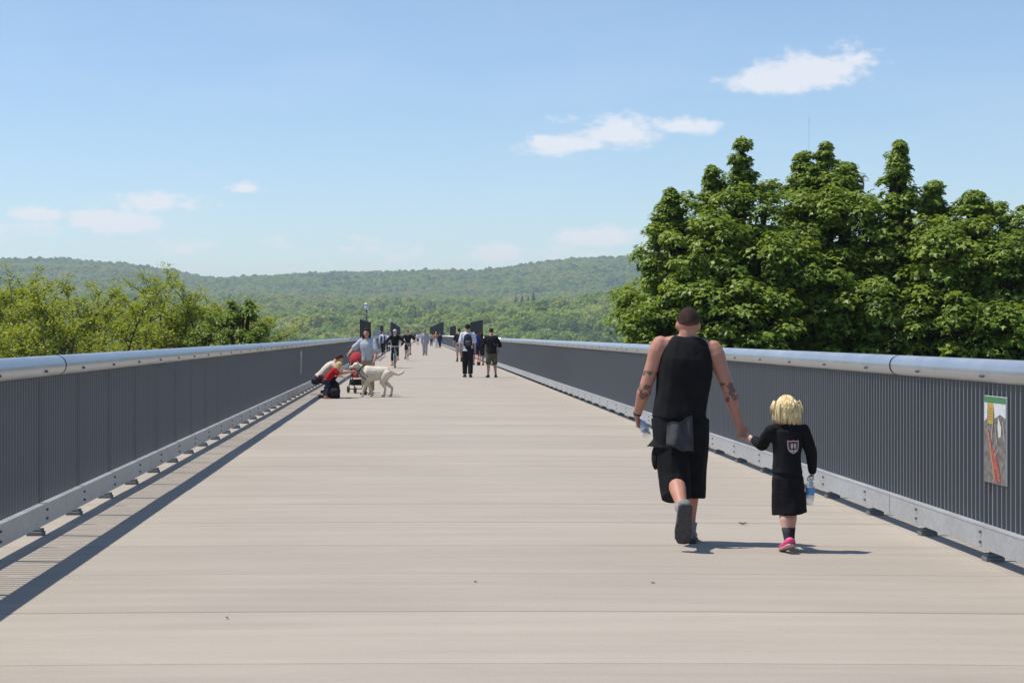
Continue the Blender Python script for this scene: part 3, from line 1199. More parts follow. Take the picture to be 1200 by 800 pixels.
def build_maple(name, lobes, Y0, trunk_px, gz, label, group, leaf=(0.12, 0.19), per=70, spacing=0.52, cl=0.42):
    k = F / Y0
    E = []
    for px, py, rx, ry, dy in lobes:
        c = np.array(at(px, py, Y0)) + (0, dy, 0)
        sh = cl * 0.65
        E.append((c, np.maximum(np.array((rx / k, max(rx / k, 0.5) * 0.95, ry / k)) - sh, (0.07, 0.07, 0.14))))
    C, Nn, Sc = [], [], []
    for i, (c, r) in enumerate(E):
        area = 4 * math.pi * ((r[0] * r[1]) ** 1.6 / 3 + (r[0] * r[2]) ** 1.6 / 3 + (r[1] * r[2]) ** 1.6 / 3) ** (1 / 1.6)
        n = max(int(area / (spacing ** 2)), 9)
        tuft = min(1.0, 0.36 + 0.55 * float(r.min()))
        d = rng.normal(size=(n, 3))
        d /= np.linalg.norm(d, axis=1, keepdims=True)
        rr = rng.uniform(0.80, 1.06, n)
        p = c + d * r * rr[:, None]
        keep = np.ones(n, bool)
        for j, (c2, r2) in enumerate(E):
            if j != i:
                keep &= np.linalg.norm((p - c2) / r2, axis=1) > 0.70
        # nothing needed on the far side of the crown where no light or view reaches
        nn = d / r
        nn /= np.linalg.norm(nn, axis=1, keepdims=True)
        C.append(p[keep])
        Nn.append(nn[keep])
        Sc.append(np.full(int(keep.sum()), tuft))
        m2 = n // 2                       # sparse foliage inside
        d = rng.normal(size=(m2, 3))
        d /= np.linalg.norm(d, axis=1, keepdims=True)
        C.append(c + d * r * rng.uniform(0.35, 0.72, m2)[:, None])
        Nn.append(d)
        Sc.append(np.full(m2, tuft))
    C, Nn, Sc = np.concatenate(C), np.concatenate(Nn), np.concatenate(Sc)
    root = empty(name, (at(trunk_px, 400, Y0).x, Y0, gz), 0, label, 'tree', group)
    o = np.array(root.location)
    # leaf tufts: rosettes of drooping leaves, lit from above
    nC = len(C)
    cnt = rng.integers(int(per * 0.6), int(per * 1.35), nC)
    idx = np.repeat(np.arange(nC), cnt)
    n = len(idx)
    csz = cl * rng.uniform(0.6, 1.35, nC) * Sc
    d = rng.normal(size=(n, 3))
    d[:, 2] = np.abs(d[:, 2]) * 0.9 - 0.15
    d /= np.linalg.norm(d, axis=1, keepdims=True)
    ax = Nn[idx] * 0.7 + np.array((0, 0, 0.55))
    off = d + ax * 0.35
    P = C[idx] + off * (csz[idx] * rng.uniform(0.45, 1.0, n) ** 0.5)[:, None] * np.array((1, 1, 0.78))
    NN = off * 0.75 + np.array((0, 0, 0.75)) + rng.normal(0, 0.33, (n, 3))
    S = rng.uniform(leaf[0], leaf[1], n) * (0.45 + 0.55 * Sc[idx])
    ct = rng.normal(0.45, 0.13, nC)
    tint = np.clip(ct[idx] + rng.normal(0, 0.12, n), 0, 1)
    me = leaves_mesh('crown', P - o, NN, S, tint, MAPLE_LEAF, MAPLE_FACES, M_MAPLE)
    link('crown', me, root)
    # trunk and limbs
    t = MB()
    top = np.array([c for c, r in E]).mean(0)
    fork = Vector((0, 0, (top[2] - gz) * 0.45))
    t.tube([(0, 0, 0), (0.05, 0.02, fork.z * 0.5), fork], [0.34, 0.26, 0.22], 10)
    t.build('trunk', M_BARK, root, True)
    lm = MB()
    for c, r in E:
        e = Vector(c - o)
        mid = fork.lerp(e, 0.5) + Vector((random.uniform(-.3, .3), random.uniform(-.3, .3), 0.4))
        lm.tube([fork - Vector((0, 0, 0.2)), mid, e, e + Vector((0, 0, r[2] * 0.6))], [0.15, 0.09, 0.05, 0.015], 7)
        for q in range(6):
            dd = Vector((random.gauss(0, 1), random.gauss(0, 1), random.gauss(0.3, 0.7))).normalized()
            e2 = e + Vector((dd.x * r[0], dd.y * r[1], dd.z * r[2])) * 0.85
            lm.tube([mid.lerp(e, random.uniform(0.5, 1)), e.lerp(e2, 0.5) + Vector((0, 0, 0.1)), e2], [0.045, 0.028, 0.01], 5)
    lm.build('limbs', M_BARK, root, True)
    return len(P)


MA = [(812, 352, 48, 44, -1.5), (780, 346, 38, 42, -.8), (830, 420, 70, 40, -1.5)] + spire(868, 164, 238, 34) + spire(836, 192, 246, 28, .5) + spire(784, 222, 262, 26) + [(836, 228, 28, 28, .5), (796, 258, 32, 38, 0), (872, 262, 56, 48, 0), (822, 308, 66, 56, -.8), (764, 322, 30, 58, -.4),
      (738, 368, 22, 36, 0), (772, 392, 50, 45, -1), (852, 384, 68, 58, -1.8), (744, 424, 36, 40, 0), (898, 326, 54, 56, -1.2), (860, 450, 90, 40, -1), (768, 278, 8, 26, 0), (905, 222, 22, 22, .5), (850, 300, 80, 66, 2.6), (800, 370, 70, 60, 2.4)]
MBb = spire(966, 168, 225, 44) + spire(946, 178, 230, 30, .2) + spire(994, 188, 235, 30, .2) + [(944, 226, 28, 36, .5), (990, 222, 20, 32, 0), (958, 282, 66, 56, -.8), (1018, 288, 56, 56, -.8), (938, 360, 62, 58, -1.8), (1010, 368, 66, 60, -1.8), (964, 436, 92, 50, -1.3), (1022, 240, 24, 22, .5), (975, 300, 84, 72, 2.6), (960, 390, 100, 60, 2.6)]
MC = spire(1050, 164, 240, 36, 0, 6) + spire(1097, 212, 250, 22, .3) + spire(1142, 222, 255, 30) + [(1058, 240, 32, 32, 0), (1096, 240, 16, 28, .5), (1112, 256, 26, 28, .3), (1146, 262, 46, 36, 0), (1192, 272, 46, 40, 0), (1100, 308, 66, 56, -.8), (1168, 336, 66, 66, -.8),
      (1090, 390, 62, 56, -1.8), (1160, 410, 72, 60, -1.8), (1232, 300, 56, 60, 0), (1250, 384, 70, 70, -1), (1120, 450, 90, 40, -1), (1110, 320, 84, 70, 2.6), (1180, 360, 90, 80, 2.6)]
nl = build_maple('maple_tree', MA, 42.0, 850, -14, 'leafy maple whose slim leader stands behind the man, leftmost of three', 'maples behind the right railing')
nl += build_maple('maple_tree', MBb, 43.0, 975, -14, 'middle maple with broad rounded top, below the radio mast', 'maples behind the right railing')
nl += build_maple('maple_tree', MC, 42.0, 1120, -14, 'rightmost maple with a narrow pointed spire above the child', 'maples behind the right railing')
ML = [(285, 372, 24, 20, 0), (262, 382, 26, 24, 0), (308, 388, 16, 16, 0), (240, 396, 26, 22, 0), (285, 402, 40, 22, -.5), (322, 404, 10, 10, 0), (272, 362, 12, 14, 0), (292, 360, 9, 12, 0)]
nl += build_maple('maple_tree', ML, 49.0, 280, -14.2, 'dark green maple at the right end of the trees beyond the left railing', 'trees beyond the left railing', leaf=(0.10, 0.16), per=36, spacing=0.36, cl=0.30)


def build_locust(px, py_top, Y, label, k, dens=1.0):
    """slender spring tree: dark upright limbs, thin yellow-green sprays"""
    R = random.Random(100 + k)
    top = at(px, py_top, Y)
    gz = float(ground(top.x, Y)) - 0.1
    root = empty('locust_tree', (top.x, Y, gz), 0, label, 'tree', 'trees beyond the left railing')
    H = top.z - gz
    limbs, twigs, tubes = MB(), [], []
    trunk = MB()
    fz = H - R.uniform(5.6, 6.6)
    trunk.tube([(0, 0, 0), (R.uniform(-.2, .2), 0.1, fz * 0.6), (0, 0, fz)], [0.20, 0.15, 0.12], 8)
    trunk.build('trunk', M_BARK, root, True)

    def grow(p, d, ln, r, lev):
        pts, q, dd = [p.copy()], p.copy(), d.copy()
        for i in range(4):
            dd = (dd + Vector((R.gauss(0, .16), R.gauss(0, .16), R.gauss(0.05, .08)))).normalized()
            q = q + dd * ln / 4
            pts.append(q.copy())
        tubes.append((pts, [r, r * .85, r * .7, r * .5, r * .3], 5 if lev else 6))
        if lev >= 2:
            twigs.append((pts, dd.copy()))
        if lev >= 3:
            return
        nch = (5, 5, 4)[lev]
        for c in range(nch):
            f = 0.3 + 0.7 * (c + R.random()) / nch
            i = min(int(f * 4), 3)
            b = pts[i].lerp(pts[i + 1], f * 4 - i)
            a = R.uniform(0, 6.283)
            side = Vector((math.cos(a), math.sin(a), R.uniform(-.1, .5)))
            grow(b, (dd * R.uniform(0.5, 1.1) + side * 0.85).normalized(), ln * R.uniform(0.34, 0.55), r * 0.42, lev + 1)

    for s in range(3):
        a = R.uniform(0, 6.283)
        d = Vector((math.cos(a) * R.uniform(.1, .34), math.sin(a) * 0.25, 1)).normalized()
        grow(Vector((0, 0, fz - 0.15)), d, (H - fz) * R.uniform(0.64, 0.74) * (1.0 if s == 0 else R.uniform(.75, .95)), 0.085, 0)
    b0 = Vector((0, 0, fz - 0.15))
    k_ = (H - b0.z) / (max(p.z for pts, _, _ in tubes for p in pts) - b0.z)
    for pts, rr, n_ in tubes:
        for p in pts:
            p.xyz = b0 + (p - b0) * k_
        limbs.tube(pts, rr, n_, cap=False)
    limbs.build('limbs', M_BARK, root, True)
    P, NN = [], []
    for pts, dd in twigs:
        for i in range(int(R.uniform(12, 32) * dens)):
            f = 3.999 * R.random() ** 0.6
            j = int(f)
            b = pts[j].lerp(pts[j + 1], f - j) + Vector((R.gauss(0, .095), R.gauss(0, .095), R.gauss(0.0, .045)))
            P.append(b)
            NN.append((R.gauss(0, .55), R.gauss(0, .55), 1))
    P, NN = np.array(P), np.array(NN)
    n = len(P)
    S = rng.uniform(0.08, 0.15, n)
    tint = np.clip(rng.normal(0.5, 0.2, n) + R.uniform(-.12, .12), 0, 1)
    link('crown', leaves_mesh('crown', P, NN, S, tint, OVAL_LEAF, OVAL_FACES, M_LOCUST), root)
    return n


LOC = [(-95, 322, 52, 'slender yellow-green tree mostly cut off by the left frame edge'),
       (-35, 312, 57, 'yellow-green tree at the left frame edge, partly out of view'),
       (12, 318, 60, 'thin yellow-green tree first from the left frame edge, fully in view'),
       (40, 307, 55, 'tall yellow-green tree, left one of the two highest beyond the railing'),
       (82, 322, 61, 'yellow-green tree filling between the two highest ones'),
       (112, 330, 66, 'lower thin tree just left of the highest bare-topped one'),
       (140, 304, 56, 'highest yellow-green tree with bare twig tips above the ridge line'),
       (172, 322, 62, 'yellow-green tree right of the highest one, tip just under the ridge'),
       (202, 320, 57, 'feathery yellow-green tree reaching the ridge line, right part of the row'),
       (228, 338, 64, 'lower yellow-green tree left of the dark maple'),
       (240, 350, 59, 'small yellow-green tree directly behind the dark maple'),
       (60, 330, 50, 'short yellow-green tree in front, just right of the left high tree'),
       (160, 334, 51, 'short yellow-green tree in front, just right of the highest one')]
for k, (px, pt, Y, lb) in enumerate(LOC):
    build_locust(px, pt, Y, lb, k)


# ------------------------------------------------------------------ people
def skin_mat(name, col, tattoo=None):
    if name in MATS:
        return MATS[name]
    m = mat(name, col, 0.55, var=0.10, vscale=9, bump=0.08, bscale=90, spec=0.35, sss=0.06)
    if tattoo:
        nt = m.node_tree
        L = nt.links.new
        p = nt.nodes['Principled BSDF']
        src = p.inputs['Base Color'].links[0].from_socket
        tc = nt.nodes.new('ShaderNodeTexCoord')
        tot = None
        for c, rx, rz_ in tattoo:
            mp = nt.nodes.new('ShaderNodeMapping')
            mp.vector_type = 'TEXTURE'
            mp.inputs['Location'].default_value = c
            mp.inputs['Scale'].default_value = (rx, rx, rz_)
            L(tc.outputs['Object'], mp.inputs[0])
            ln = nt.nodes.new('ShaderNodeVectorMath')
            ln.operation = 'LENGTH'
            L(mp.outputs[0], ln.inputs[0])
            lt = nt.nodes.new('ShaderNodeMath')
            lt.operation = 'LESS_THAN'
            L(ln.outputs['Value'], lt.inputs[0])
            lt.inputs[1].default_value = 1
            if tot is None:
                tot = lt.outputs[0]
            else:
                mx = nt.nodes.new('ShaderNodeMath')
                mx.operation = 'MAXIMUM'
                L(tot, mx.inputs[0])
                L(lt.outputs[0], mx.inputs[1])
                tot = mx.outputs[0]
        nz = nt.nodes.new('ShaderNodeTexNoise')
        nz.inputs['Scale'].default_value = 26
        nz.inputs['Detail'].default_value = 3
        L(tc.outputs['Object'], nz.inputs['Vector'])
        g = nt.nodes.new('ShaderNodeMath')
        g.operation = 'GREATER_THAN'
        L(nz.outputs['Fac'], g.inputs[0])
        g.inputs[1].default_value = 0.47
        k = nt.nodes.new('ShaderNodeMath')
        k.operation = 'MULTIPLY'
        L(tot, k.inputs[0])
        L(g.outputs[0], k.inputs[1])
        k2 = nt.nodes.new('ShaderNodeMath')
        k2.operation = 'MULTIPLY'
        L(k.outputs[0], k2.inputs[0])
        k2.inputs[1].default_value = 0.72
        mix = nt.nodes.new('ShaderNodeMix')
        mix.data_type = 'RGBA'
        L(k2.outputs[0], mix.inputs['Factor'])
        L(src, mix.inputs['A'])
        mix.inputs['B'].default_value = (0.05, 0.045, 0.05, 1)
        L(mix.outputs['Result'], p.inputs['Base Color'])
    return m


def cloth(name, col, var=0.10):
    return mat('cloth_' + name, col, 0.9, var=var, vscale=14, bump=0.35, bscale=45, spec=0.2, sheen=0.0)


def hairmat(name, col):
    return mat('hair_' + name, col, 0.75, spec=0.2, var=0.35, vscale=22, bump=0.7, bscale=60, stretch=(3, 3, 0.5))


SKIN = skin_mat('skin', (0.50, 0.27, 0.19))
SKIN_PALE = skin_mat('skin_pale', (0.60, 0.36, 0.27))


def ik(S, T, l1, l2, pole):
    d = T - S
    D = min(d.length, (l1 + l2) * 0.999)
    d.normalize()
    a = (l1 * l1 - l2 * l2 + D * D) / (2 * D)
    h = math.sqrt(max(l1 * l1 - a * a, 0))
    pl = pole - d * pole.dot(d)
    pl.normalize()
    return S + d * a + pl * h, S + d * D


def hand(mb, W, d, n, side_t, s, curl):
    """palm and five fingers: d along the hand, n out of the palm, side_t towards the thumb"""
    d, n = d.normalized(), n.normalized()
    n = (n - d * n.dot(d)).normalized()
    t = side_t - d * side_t.dot(d) - n * side_t.dot(n)
    t.normalize()
    mb.tube([W - d * 0.015 * s, W + d * 0.02 * s, W + d * 0.06 * s, W + d * 0.09 * s], [(0.026 * s, 0.019 * s), (0.032 * s, 0.018 * s), (0.041 * s, 0.016 * s), (0.040 * s, 0.014 * s)], 10, up=n, roundcap=True)
    K = W + d * 0.088 * s
    for i, (off, ln) in enumerate(((0.030, 0.072), (0.010, 0.080), (-0.011, 0.074), (-0.031, 0.058))):
        p = K + t * off * s - d * (0.004 * abs(i - 1)) * s
        pts = [p - d * 0.02 * s, p]
        ang = 0.0
        q = p.copy()
        for j, fr in enumerate((0.45, 0.31, 0.24)):
            ang += curl * (0.9, 1.15, 0.8)[j]
            dd = d * math.cos(ang) + n * math.sin(ang)
            q = q + dd * ln * fr * s
            pts.append(q.copy())
        r = 0.0095 * s
        mb.tube(pts, [r, r, r * 0.95, r * 0.88, r * 0.75], 7, up=t, roundcap=True)
    b = W + d * 0.022 * s + t * 0.026 * s
    dt = (d * 0.72 + t * 0.62 + n * 0.30).normalized()
    p1 = b + dt * 0.036 * s
    dt2 = (d * 0.80 + t * 0.15 + n * (0.30 + curl * 0.5)).normalized()
    p2 = p1 + dt2 * 0.030 * s
    dt3 = (d * 0.75 - t * 0.1 + n * (0.35 + curl * 0.6)).normalized()
    mb.tube([b - dt * 0.01 * s, p1, p2, p2 + dt3 * 0.024 * s], [0.014 * s, 0.012 * s, 0.0105 * s, 0.008 * s], 7, roundcap=True)


def head_shape(hs, child=False):
    a, b, c = 0.076 * hs, 0.096 * hs, 0.118 * hs

    def fn(x, y, z):
        X, Y, Z = a * x, b * y, c * z
        if z < 0:
            k = -z
            X *= 1 - 0.30 * k ** 1.4
            if y < 0:
                Y *= 1 - 0.42 * k
            else:
                Y *= 1 - 0.10 * k
        if y > 0.3:
            g = math.exp(-((x / 0.16) ** 2)) * math.exp(-(((z + 0.16) / (0.17 if z < -0.16 else 0.30)) ** 2))
            Y += (0.014 if child else 0.021) * hs * g
            e = math.exp(-(((abs(x) - 0.36) / 0.14) ** 2)) * math.exp(-(((z - 0.04) / 0.10) ** 2))
            Y -= 0.008 * hs * e
            Y += 0.006 * hs * math.exp(-((x / 0.3) ** 2)) * math.exp(-(((z + 0.50) / 0.10) ** 2))
            Y += 0.007 * hs * math.exp(-((x / 0.25) ** 2)) * math.exp(-(((z + 0.86) / 0.14) ** 2))
        return X, Y, Z
    return fn


def hair_cap(fn, hl, thick, seed=0.0, nu=36, nv=24, rough=0.12, lump=0.0):
    """closed shell lying on the skull above the hairline hl(x,y)"""
    V, idx = [], {}
    outer, inner, keep = [], [], []
    for j in range(nv + 1):
        t = -math.pi / 2 + math.pi * j / nv
        for i in range(nu):
            a = 2 * math.pi * i / nu
            d = Vector((math.cos(t) * math.cos(a), math.cos(t) * math.sin(a), math.sin(t)))
            p = Vector(fn(*d))
            e = d.z - hl(d.x, d.y)
            nzv = noise.noise(d * 9 + Vector((seed, 0, 0)))
            k = max(0.0, min(1.0, (e + 0.06 * nzv) / rough))
            nrm = Vector((d.x / 0.076, d.y / 0.096, d.z / 0.118)).normalized()
            outer.append(p + nrm * (thick * (k * (1 + 0.22 * nzv) - (1 - k) * 0.3) + lump * noise.noise(d * 5 + Vector((0, seed, 0)))))
            inner.append(p - nrm * 0.012)
            keep.append(e > -0.10)
    n = len(outer)
    V = outer + inner
    Fc = []
    for j in range(nv):
        for i in range(nu):
            q = [j * nu + i, j * nu + (i + 1) % nu, (j + 1) * nu + (i + 1) % nu, (j + 1) * nu + i]
            if all(keep[k] for k in q):
                Fc.append(tuple(q))
                Fc.append(tuple(k + n for k in reversed(q)))
    mb = MB()
    mb.add([tuple(v) for v in V], Fc)
    return mb


def person(label, loc, rz, h, look, pose, vox=0.013, group=None, child=False, cat='person', face=True, extras=None):
    """one figure; local +y is where the person faces"""
    root = empty('person', loc, rz, label, cat, group)
    s = h / 1.78
    hs = look.get('head', 1.0) * s if not child else h * 0.185 / 0.236 * look.get('head', 1.0)
    R = Matrix.Rotation(rz, 3, 'Z')
    to_local = lambda w: R.inverted() @ (Vector(w) - Vector(loc))
    fat = look.get('fat', 1.0)
    if child:
        HIP, SH, NK, HC = 0.455 * h, 0.785 * h, 0.80 * h, h - 0.118 * hs
        shw, hipw = 0.112 * h, 0.048 * h
        lt, ls = 0.205 * h, 0.205 * h
        la, lf = 0.150 * h, 0.130 * h
        handk = 0.50 * h / 0.9
    else:
        HIP, SH, NK, HC = 0.515 * h, look.get('sh', 0.812) * h, 0.845 * h, h - 0.118 * hs
        shw, hipw = look.get('shw', 0.108) * h, 0.050 * h
        lt, ls = 0.242 * h, 0.240 * h
        la, lf = 0.180 * h, 0.150 * h
        handk = s
    ank = 0.045 * h
    lean = rad(pose.get('lean', 0))
    bend = rad(pose.get('bend', 0))          # sideways
    # ---- legs
    legs = []
    for side, (th, kn, ft, sp) in zip((-1, 1), pose['legs']):
        th, kn, ft, sp = rad(th), rad(kn), rad(ft), rad(sp)
        hip = Vector((side * hipw, 0, HIP))
        dv = lambda a: Vector((side * math.sin(sp), math.sin(a), -math.cos(a))).normalized()
        knee = hip + dv(th) * lt
        ankle = knee + dv(th - kn) * ls
        yaw = side * rad(8)
        fd = Vector((math.sin(yaw) * math.cos(ft), math.cos(yaw) * math.cos(ft), math.sin(ft)))
        upv = Vector((0, -math.sin(ft), math.cos(ft)))
        legs.append([hip, knee, ankle, fd, upv])
    L_ = 0.150 * h
    low = 1e9
    for hip, knee, ankle, fd, upv in legs:
        for t in (-0.27, 0.73):
            low = min(low, (ankle + fd * L_ * t - upv * ank).z)
    dz = -low + pose.get('lift', 0.0)
    if 'pelvis_z' in pose:
        dz = pose['pelvis_z'] - HIP
    for l in legs:
        for i in range(3):
            l[i] = l[i] + Vector((0, 0, dz))
    piv = Vector((0, 0, HIP + dz))
    LM = Matrix.Rotation(-lean, 3, 'X') @ Matrix.Rotation(bend, 3, 'Y')

    def up(x, y, z):                          # upper body point, z measured as if standing straight
        return piv + LM @ Vector((x, y, z - HIP))
    # ---- arms
    arms = []
    shs = pose.get('shrug', 0.0) * h
    for side, a in zip((-1, 1), pose['arms']):
        S = up(side * shw, 0.0, SH - 0.012 * h + shs)
        if 'to' in a or 'to_local' in a:
            T = to_local(a['to']) if 'to' in a else Vector(a['to_local'])
            E, Wp = ik(S, T, la, lf, Vector(a.get('pole', (side * 0.4, -1, -0.3))))
        else:
            d1, d2 = Vector(a['d1']).normalized(), Vector(a['d2']).normalized()
            E = S + d1 * la
            Wp = E + d2 * lf
        fd = (Wp - E).normalized()
        hd = Vector(a.get('hd', tuple(fd))).normalized()
        arms.append((S, E, Wp, fd, hd, Vector(a.get('n', (-side, 0, 0))), Vector(a.get('t', (0, 1, 0))), a.get('curl', 0.45)))
    # ---- body (one skin)
    b = MB()
    g = look.get('girth', 1.0)
    if child:
        TS = [(.42, .050, .045), (.455, .083, .066), (.53, .080, .066), (.62, .080, .064), (.71, .088, .062), (.775, .085, .055), (.803, .052, .042), (.825, .038, .038), (.86, .036, .040)]
    else:
        sk_ = look.get('sh', 0.812) - 0.812
        TS = [(.480, .050, .042), (.515, .092, .064), (.58, .083, .058), (.64, .083, .060), (.72, .100, .066), (.775 + sk_, .106, .062), (.815 + sk_, .088, .050), (.838 + sk_, .052, .042), (.862, .037, .039), (.895, .035, .040)]
    b.tube([up(0, 0, z * h) for z, rx, ry in TS], [(rx * h * g * fat, ry * h * fat) for z, rx, ry in TS], 16, up=LM @ Vector((0, 1, 0)), roundcap=True)
    kl = 0.85 if child else 1.0
    lg = look.get('leg', 1.0) * (1.06 if child else 1.0)
    for hip, knee, ankle, fd, upv in legs:
        m1 = hip.lerp(knee, 0.45)
        calf = knee.lerp(ankle, 0.30) - Vector((0, 0.010 * h, 0))
        b.tube([hip, m1, knee, calf, knee.lerp(ankle, 0.72), ankle], [0.052 * h * lg, 0.046 * h * lg, 0.033 * h * lg, 0.035 * h * lg, 0.024 * h * lg, 0.021 * h * lg], 12, up=(0, 1, 0), roundcap=True)
    am = look.get('arm', 1.0)
    for side, (S, E, Wp, fd, hd, n, t, curl) in zip((-1, 1), arms):
        din = (E - S).normalized()
        b.tube([S - din * 0.01 * h, S + din * 0.02 * h, S.lerp(E, 0.45), E], [0.033 * h * am, 0.036 * h * am, 0.029 * h * am, 0.024 * h * am], 12, roundcap=True)
        b.tube([E, E.lerp(Wp, 0.25), E.lerp(Wp, 0.7), Wp], [0.024 * h * am, 0.0265 * h * am, 0.019 * h * am, 0.0155 * h * am], 12, roundcap=True)
        b.tube([up(side * 0.035 * h, 0, SH + 0.012 * h), S], [0.03 * h * am, 0.033 * h * am], 10, roundcap=True)
        hand(b, Wp, hd, n, t, handk, curl)
    # head
    tilt = Matrix.Rotation(rad(pose.get('nod', 0)), 3, 'X')
    tilt = Matrix.Rotation(rad(pose.get('turn', 0)), 3, 'Z') @ tilt
    HM = (LM.lerp(Matrix.Identity(3), 0.55) if hasattr(LM, 'lerp') else LM) @ tilt
    hc = up(0, 0.018 * hs, HC)
    fn = head_shape(hs, child)
    b.ell(hc, (1, 1, 1), rot=HM, nu=28, nv=20, fn=fn)
    for side in (-1, 1):
        b.ell(hc + HM @ Vector((side * 0.078 * hs, -0.006 * hs, -0.012 * hs)), (0.010 * hs, 0.018 * hs, 0.030 * hs), rot=HM, nu=8, nv=6)
    body = link('body', remesh(b, vox, 3, 0.5), root)
    body.data.materials.append(look.get('skin', SKIN))
    # ---- face
    if face:
        e = MB()
        for side in (-1, 1):
            eo = MB()
            eo.ell(hc + HM @ Vector((side * 0.030 * hs, 0.085 * hs, 0.006 * hs)), (0.012 * hs, 0.007 * hs, 0.007 * hs), rot=HM, nu=8, nv=6)
            eo.build('eye', mat('eye_dark', (0.02, 0.015, 0.012), 0.25), root, True)
            eb = MB()
            eb.ell(hc + HM @ Vector((side * 0.031 * hs, 0.087 * hs, 0.026 * hs)), (0.018 * hs, 0.006 * hs, 0.004 * hs), rot=HM, nu=8, nv=6)
            eb.build('eyebrow', look['hair'], root, True)
        e.ell(hc + HM @ Vector((0, 0.089 * hs, -0.058 * hs)), (0.022 * hs, 0.008 * hs, 0.007 * hs), rot=HM, nu=10, nv=6)
        e.build('mouth', mat('lips', (0.35, 0.12, 0.10), 0.5), root, True)
    # ---- hair
    style = look.get('style', 'short')
    HMn = np.array(HM).T

    def put(mb, name, m, smooth=True):
        v, f = mb.arrays()
        q = MB()
        q.add(v @ HMn + np.array(hc), f)
        return q.build(name, m, root, smooth)
    if style == 'buzz':
        put(hair_cap(fn, lambda x, y: 0.06 + 0.30 * y + 0.05 * abs(x), 0.006 * hs, rough=0.30), 'hair', look['hair'])
    elif style == 'short':
        put(hair_cap(fn, lambda x, y: 0.05 + 0.48 * y, 0.020 * hs, seed=h * 7, rough=0.2, lump=0.006 * hs), 'hair', look['hair'])
    elif style in ('long', 'bob'):
        hm = hair_cap(fn, lambda x, y: (0.42 if y > 0.55 else -0.75 if y < 0.15 else -0.75 + (y - 0.15) * 2.9), 0.024 * hs, seed=h * 5, rough=0.15, lump=0.008 * hs)
        o = put(hm, 'hair', look['hair'])
        cm = MB()
        ln = 0.20 if style == 'long' else 0.06
        for k in range(11):
            a = rad(198 + k * 14.4)
            r0 = Vector((0.082 * hs * math.cos(a), 0.085 * hs * math.sin(a), 0.0))
            w = 0.024 * hs
            e = random.uniform(0.8, 1.15)
            cm.tube([Vector((r0.x, r0.y, 0.05 * hs)), r0 * 1.1 + Vector((0, 0, -0.04 * hs)), r0 * 1.12 + Vector((0, -0.01 * hs, -(0.05 + ln * 0.5) * hs)), r0 * 1.02 + Vector((random.uniform(-.01, .01), -0.012, -(0.06 + ln * e) * hs))],
                    [(w, w * 0.7), (w * 1.1, w * 0.8), (w * 1.1, w * 0.8), (w * 0.4, w * 0.3)], 8, roundcap=True)
        put(cm, 'hair', look['hair'])
    elif style == 'helmet':
        put(hair_cap(fn, lambda x, y: 0.0 + 0.45 * y, 0.012 * hs), 'hair', look['hair'])
        o = put(hair_cap(fn, lambda x, y: 0.22 + 0.05 * y, 0.036 * hs, rough=0.12), 'helmet', look['hat'])
    elif style in ('cap', 'hat'):
        put(hair_cap(fn, lambda x, y: 0.0 + 0.45 * y, 0.010 * hs), 'hair', look['hair'])
        put(hair_cap(fn, lambda x, y: 0.30 + 0.02 * y, 0.020 * hs, rough=0.1), 'hat', look['hat'])
        br = MB()
        if style == 'hat':
            n = 22
            for z, r_ in ((0, 1),):
                V = [(0.165 * hs * math.cos(6.283 * i / n), 0.18 * hs * math.sin(6.283 * i / n), 0.028 * hs) for i in range(n)]
                V += [(x, y, z - 0.010 * hs) for x, y, z in V]
                br.add(V, [tuple(range(n)), tuple(reversed(range(n, 2 * n)))] + [(i, (i + 1) % n, n + (i + 1) % n, n + i) for i in range(n)])
        else:
            n = 12
            V = [(0.075 * hs * math.cos(math.pi * i / n), 0.085 * hs + 0.075 * hs * math.sin(math.pi * i / n), (0.04 - 0.012 * math.sin(math.pi * i / n)) * hs) for i in range(n + 1)]
            V += [(x, y, z - 0.008 * hs) for x, y, z in V]
            m = n + 1
            br.add(V, [tuple(range(m)), tuple(reversed(range(m, 2 * m)))] + [(i, (i + 1) % m, m + (i + 1) % m, m + i) for i in range(m)])
        put(br, 'brim', look['hat'], False)
    # ---- upper garment
    cv = vox * 0.95
    gr = 0.010 * h if not child else 0.012 * h
    top = look['top']
    z0 = top.get('hem', 0.49)
    lo = top.get('loose', 1.0)
    flare = top.get('flare', 0.0)
    c = MB()
    zs = [q for q in TS if z0 + 0.02 < q[0] < (0.83 if child else 0.85)]
    hemr = [q for q in TS if q[0] <= z0 + 0.03][-1:] or [TS[0]]
    secs = [(z0, max(hemr[0][1], .085 if not child else .08) * (1 + flare), max(hemr[0][2], .06) * (1 + flare))] + zs
    if top['kind'] == 'tank':
        secs = [(z, max(rx, .096) if z > 0.5 else rx, ry) for z, rx, ry in secs if z < 0.76] + [(.775, .094, .066), (.805 + sk_, .088, .060), (.828 + sk_, .080, .052), (.844 + sk_, .062, .044), (.853 + sk_, .044, .040)]
    C, Rr = [], []
    for z, rx, ry in secs:
        k = lo * gr * (0.55 if z > 0.80 else 1.0)
        sh_ = top.get('sway', (0, 0))
        f = max(0.0, (0.72 - z) / 0.25)
        C.append(up(sh_[0] * f * h, sh_[1] * f * h, z * h))
        Rr.append((rx * h * g * fat + k, ry * h * fat + k))
    c.tube(C, Rr, 18, up=LM @ Vector((0, 1, 0)), sq=0.12)
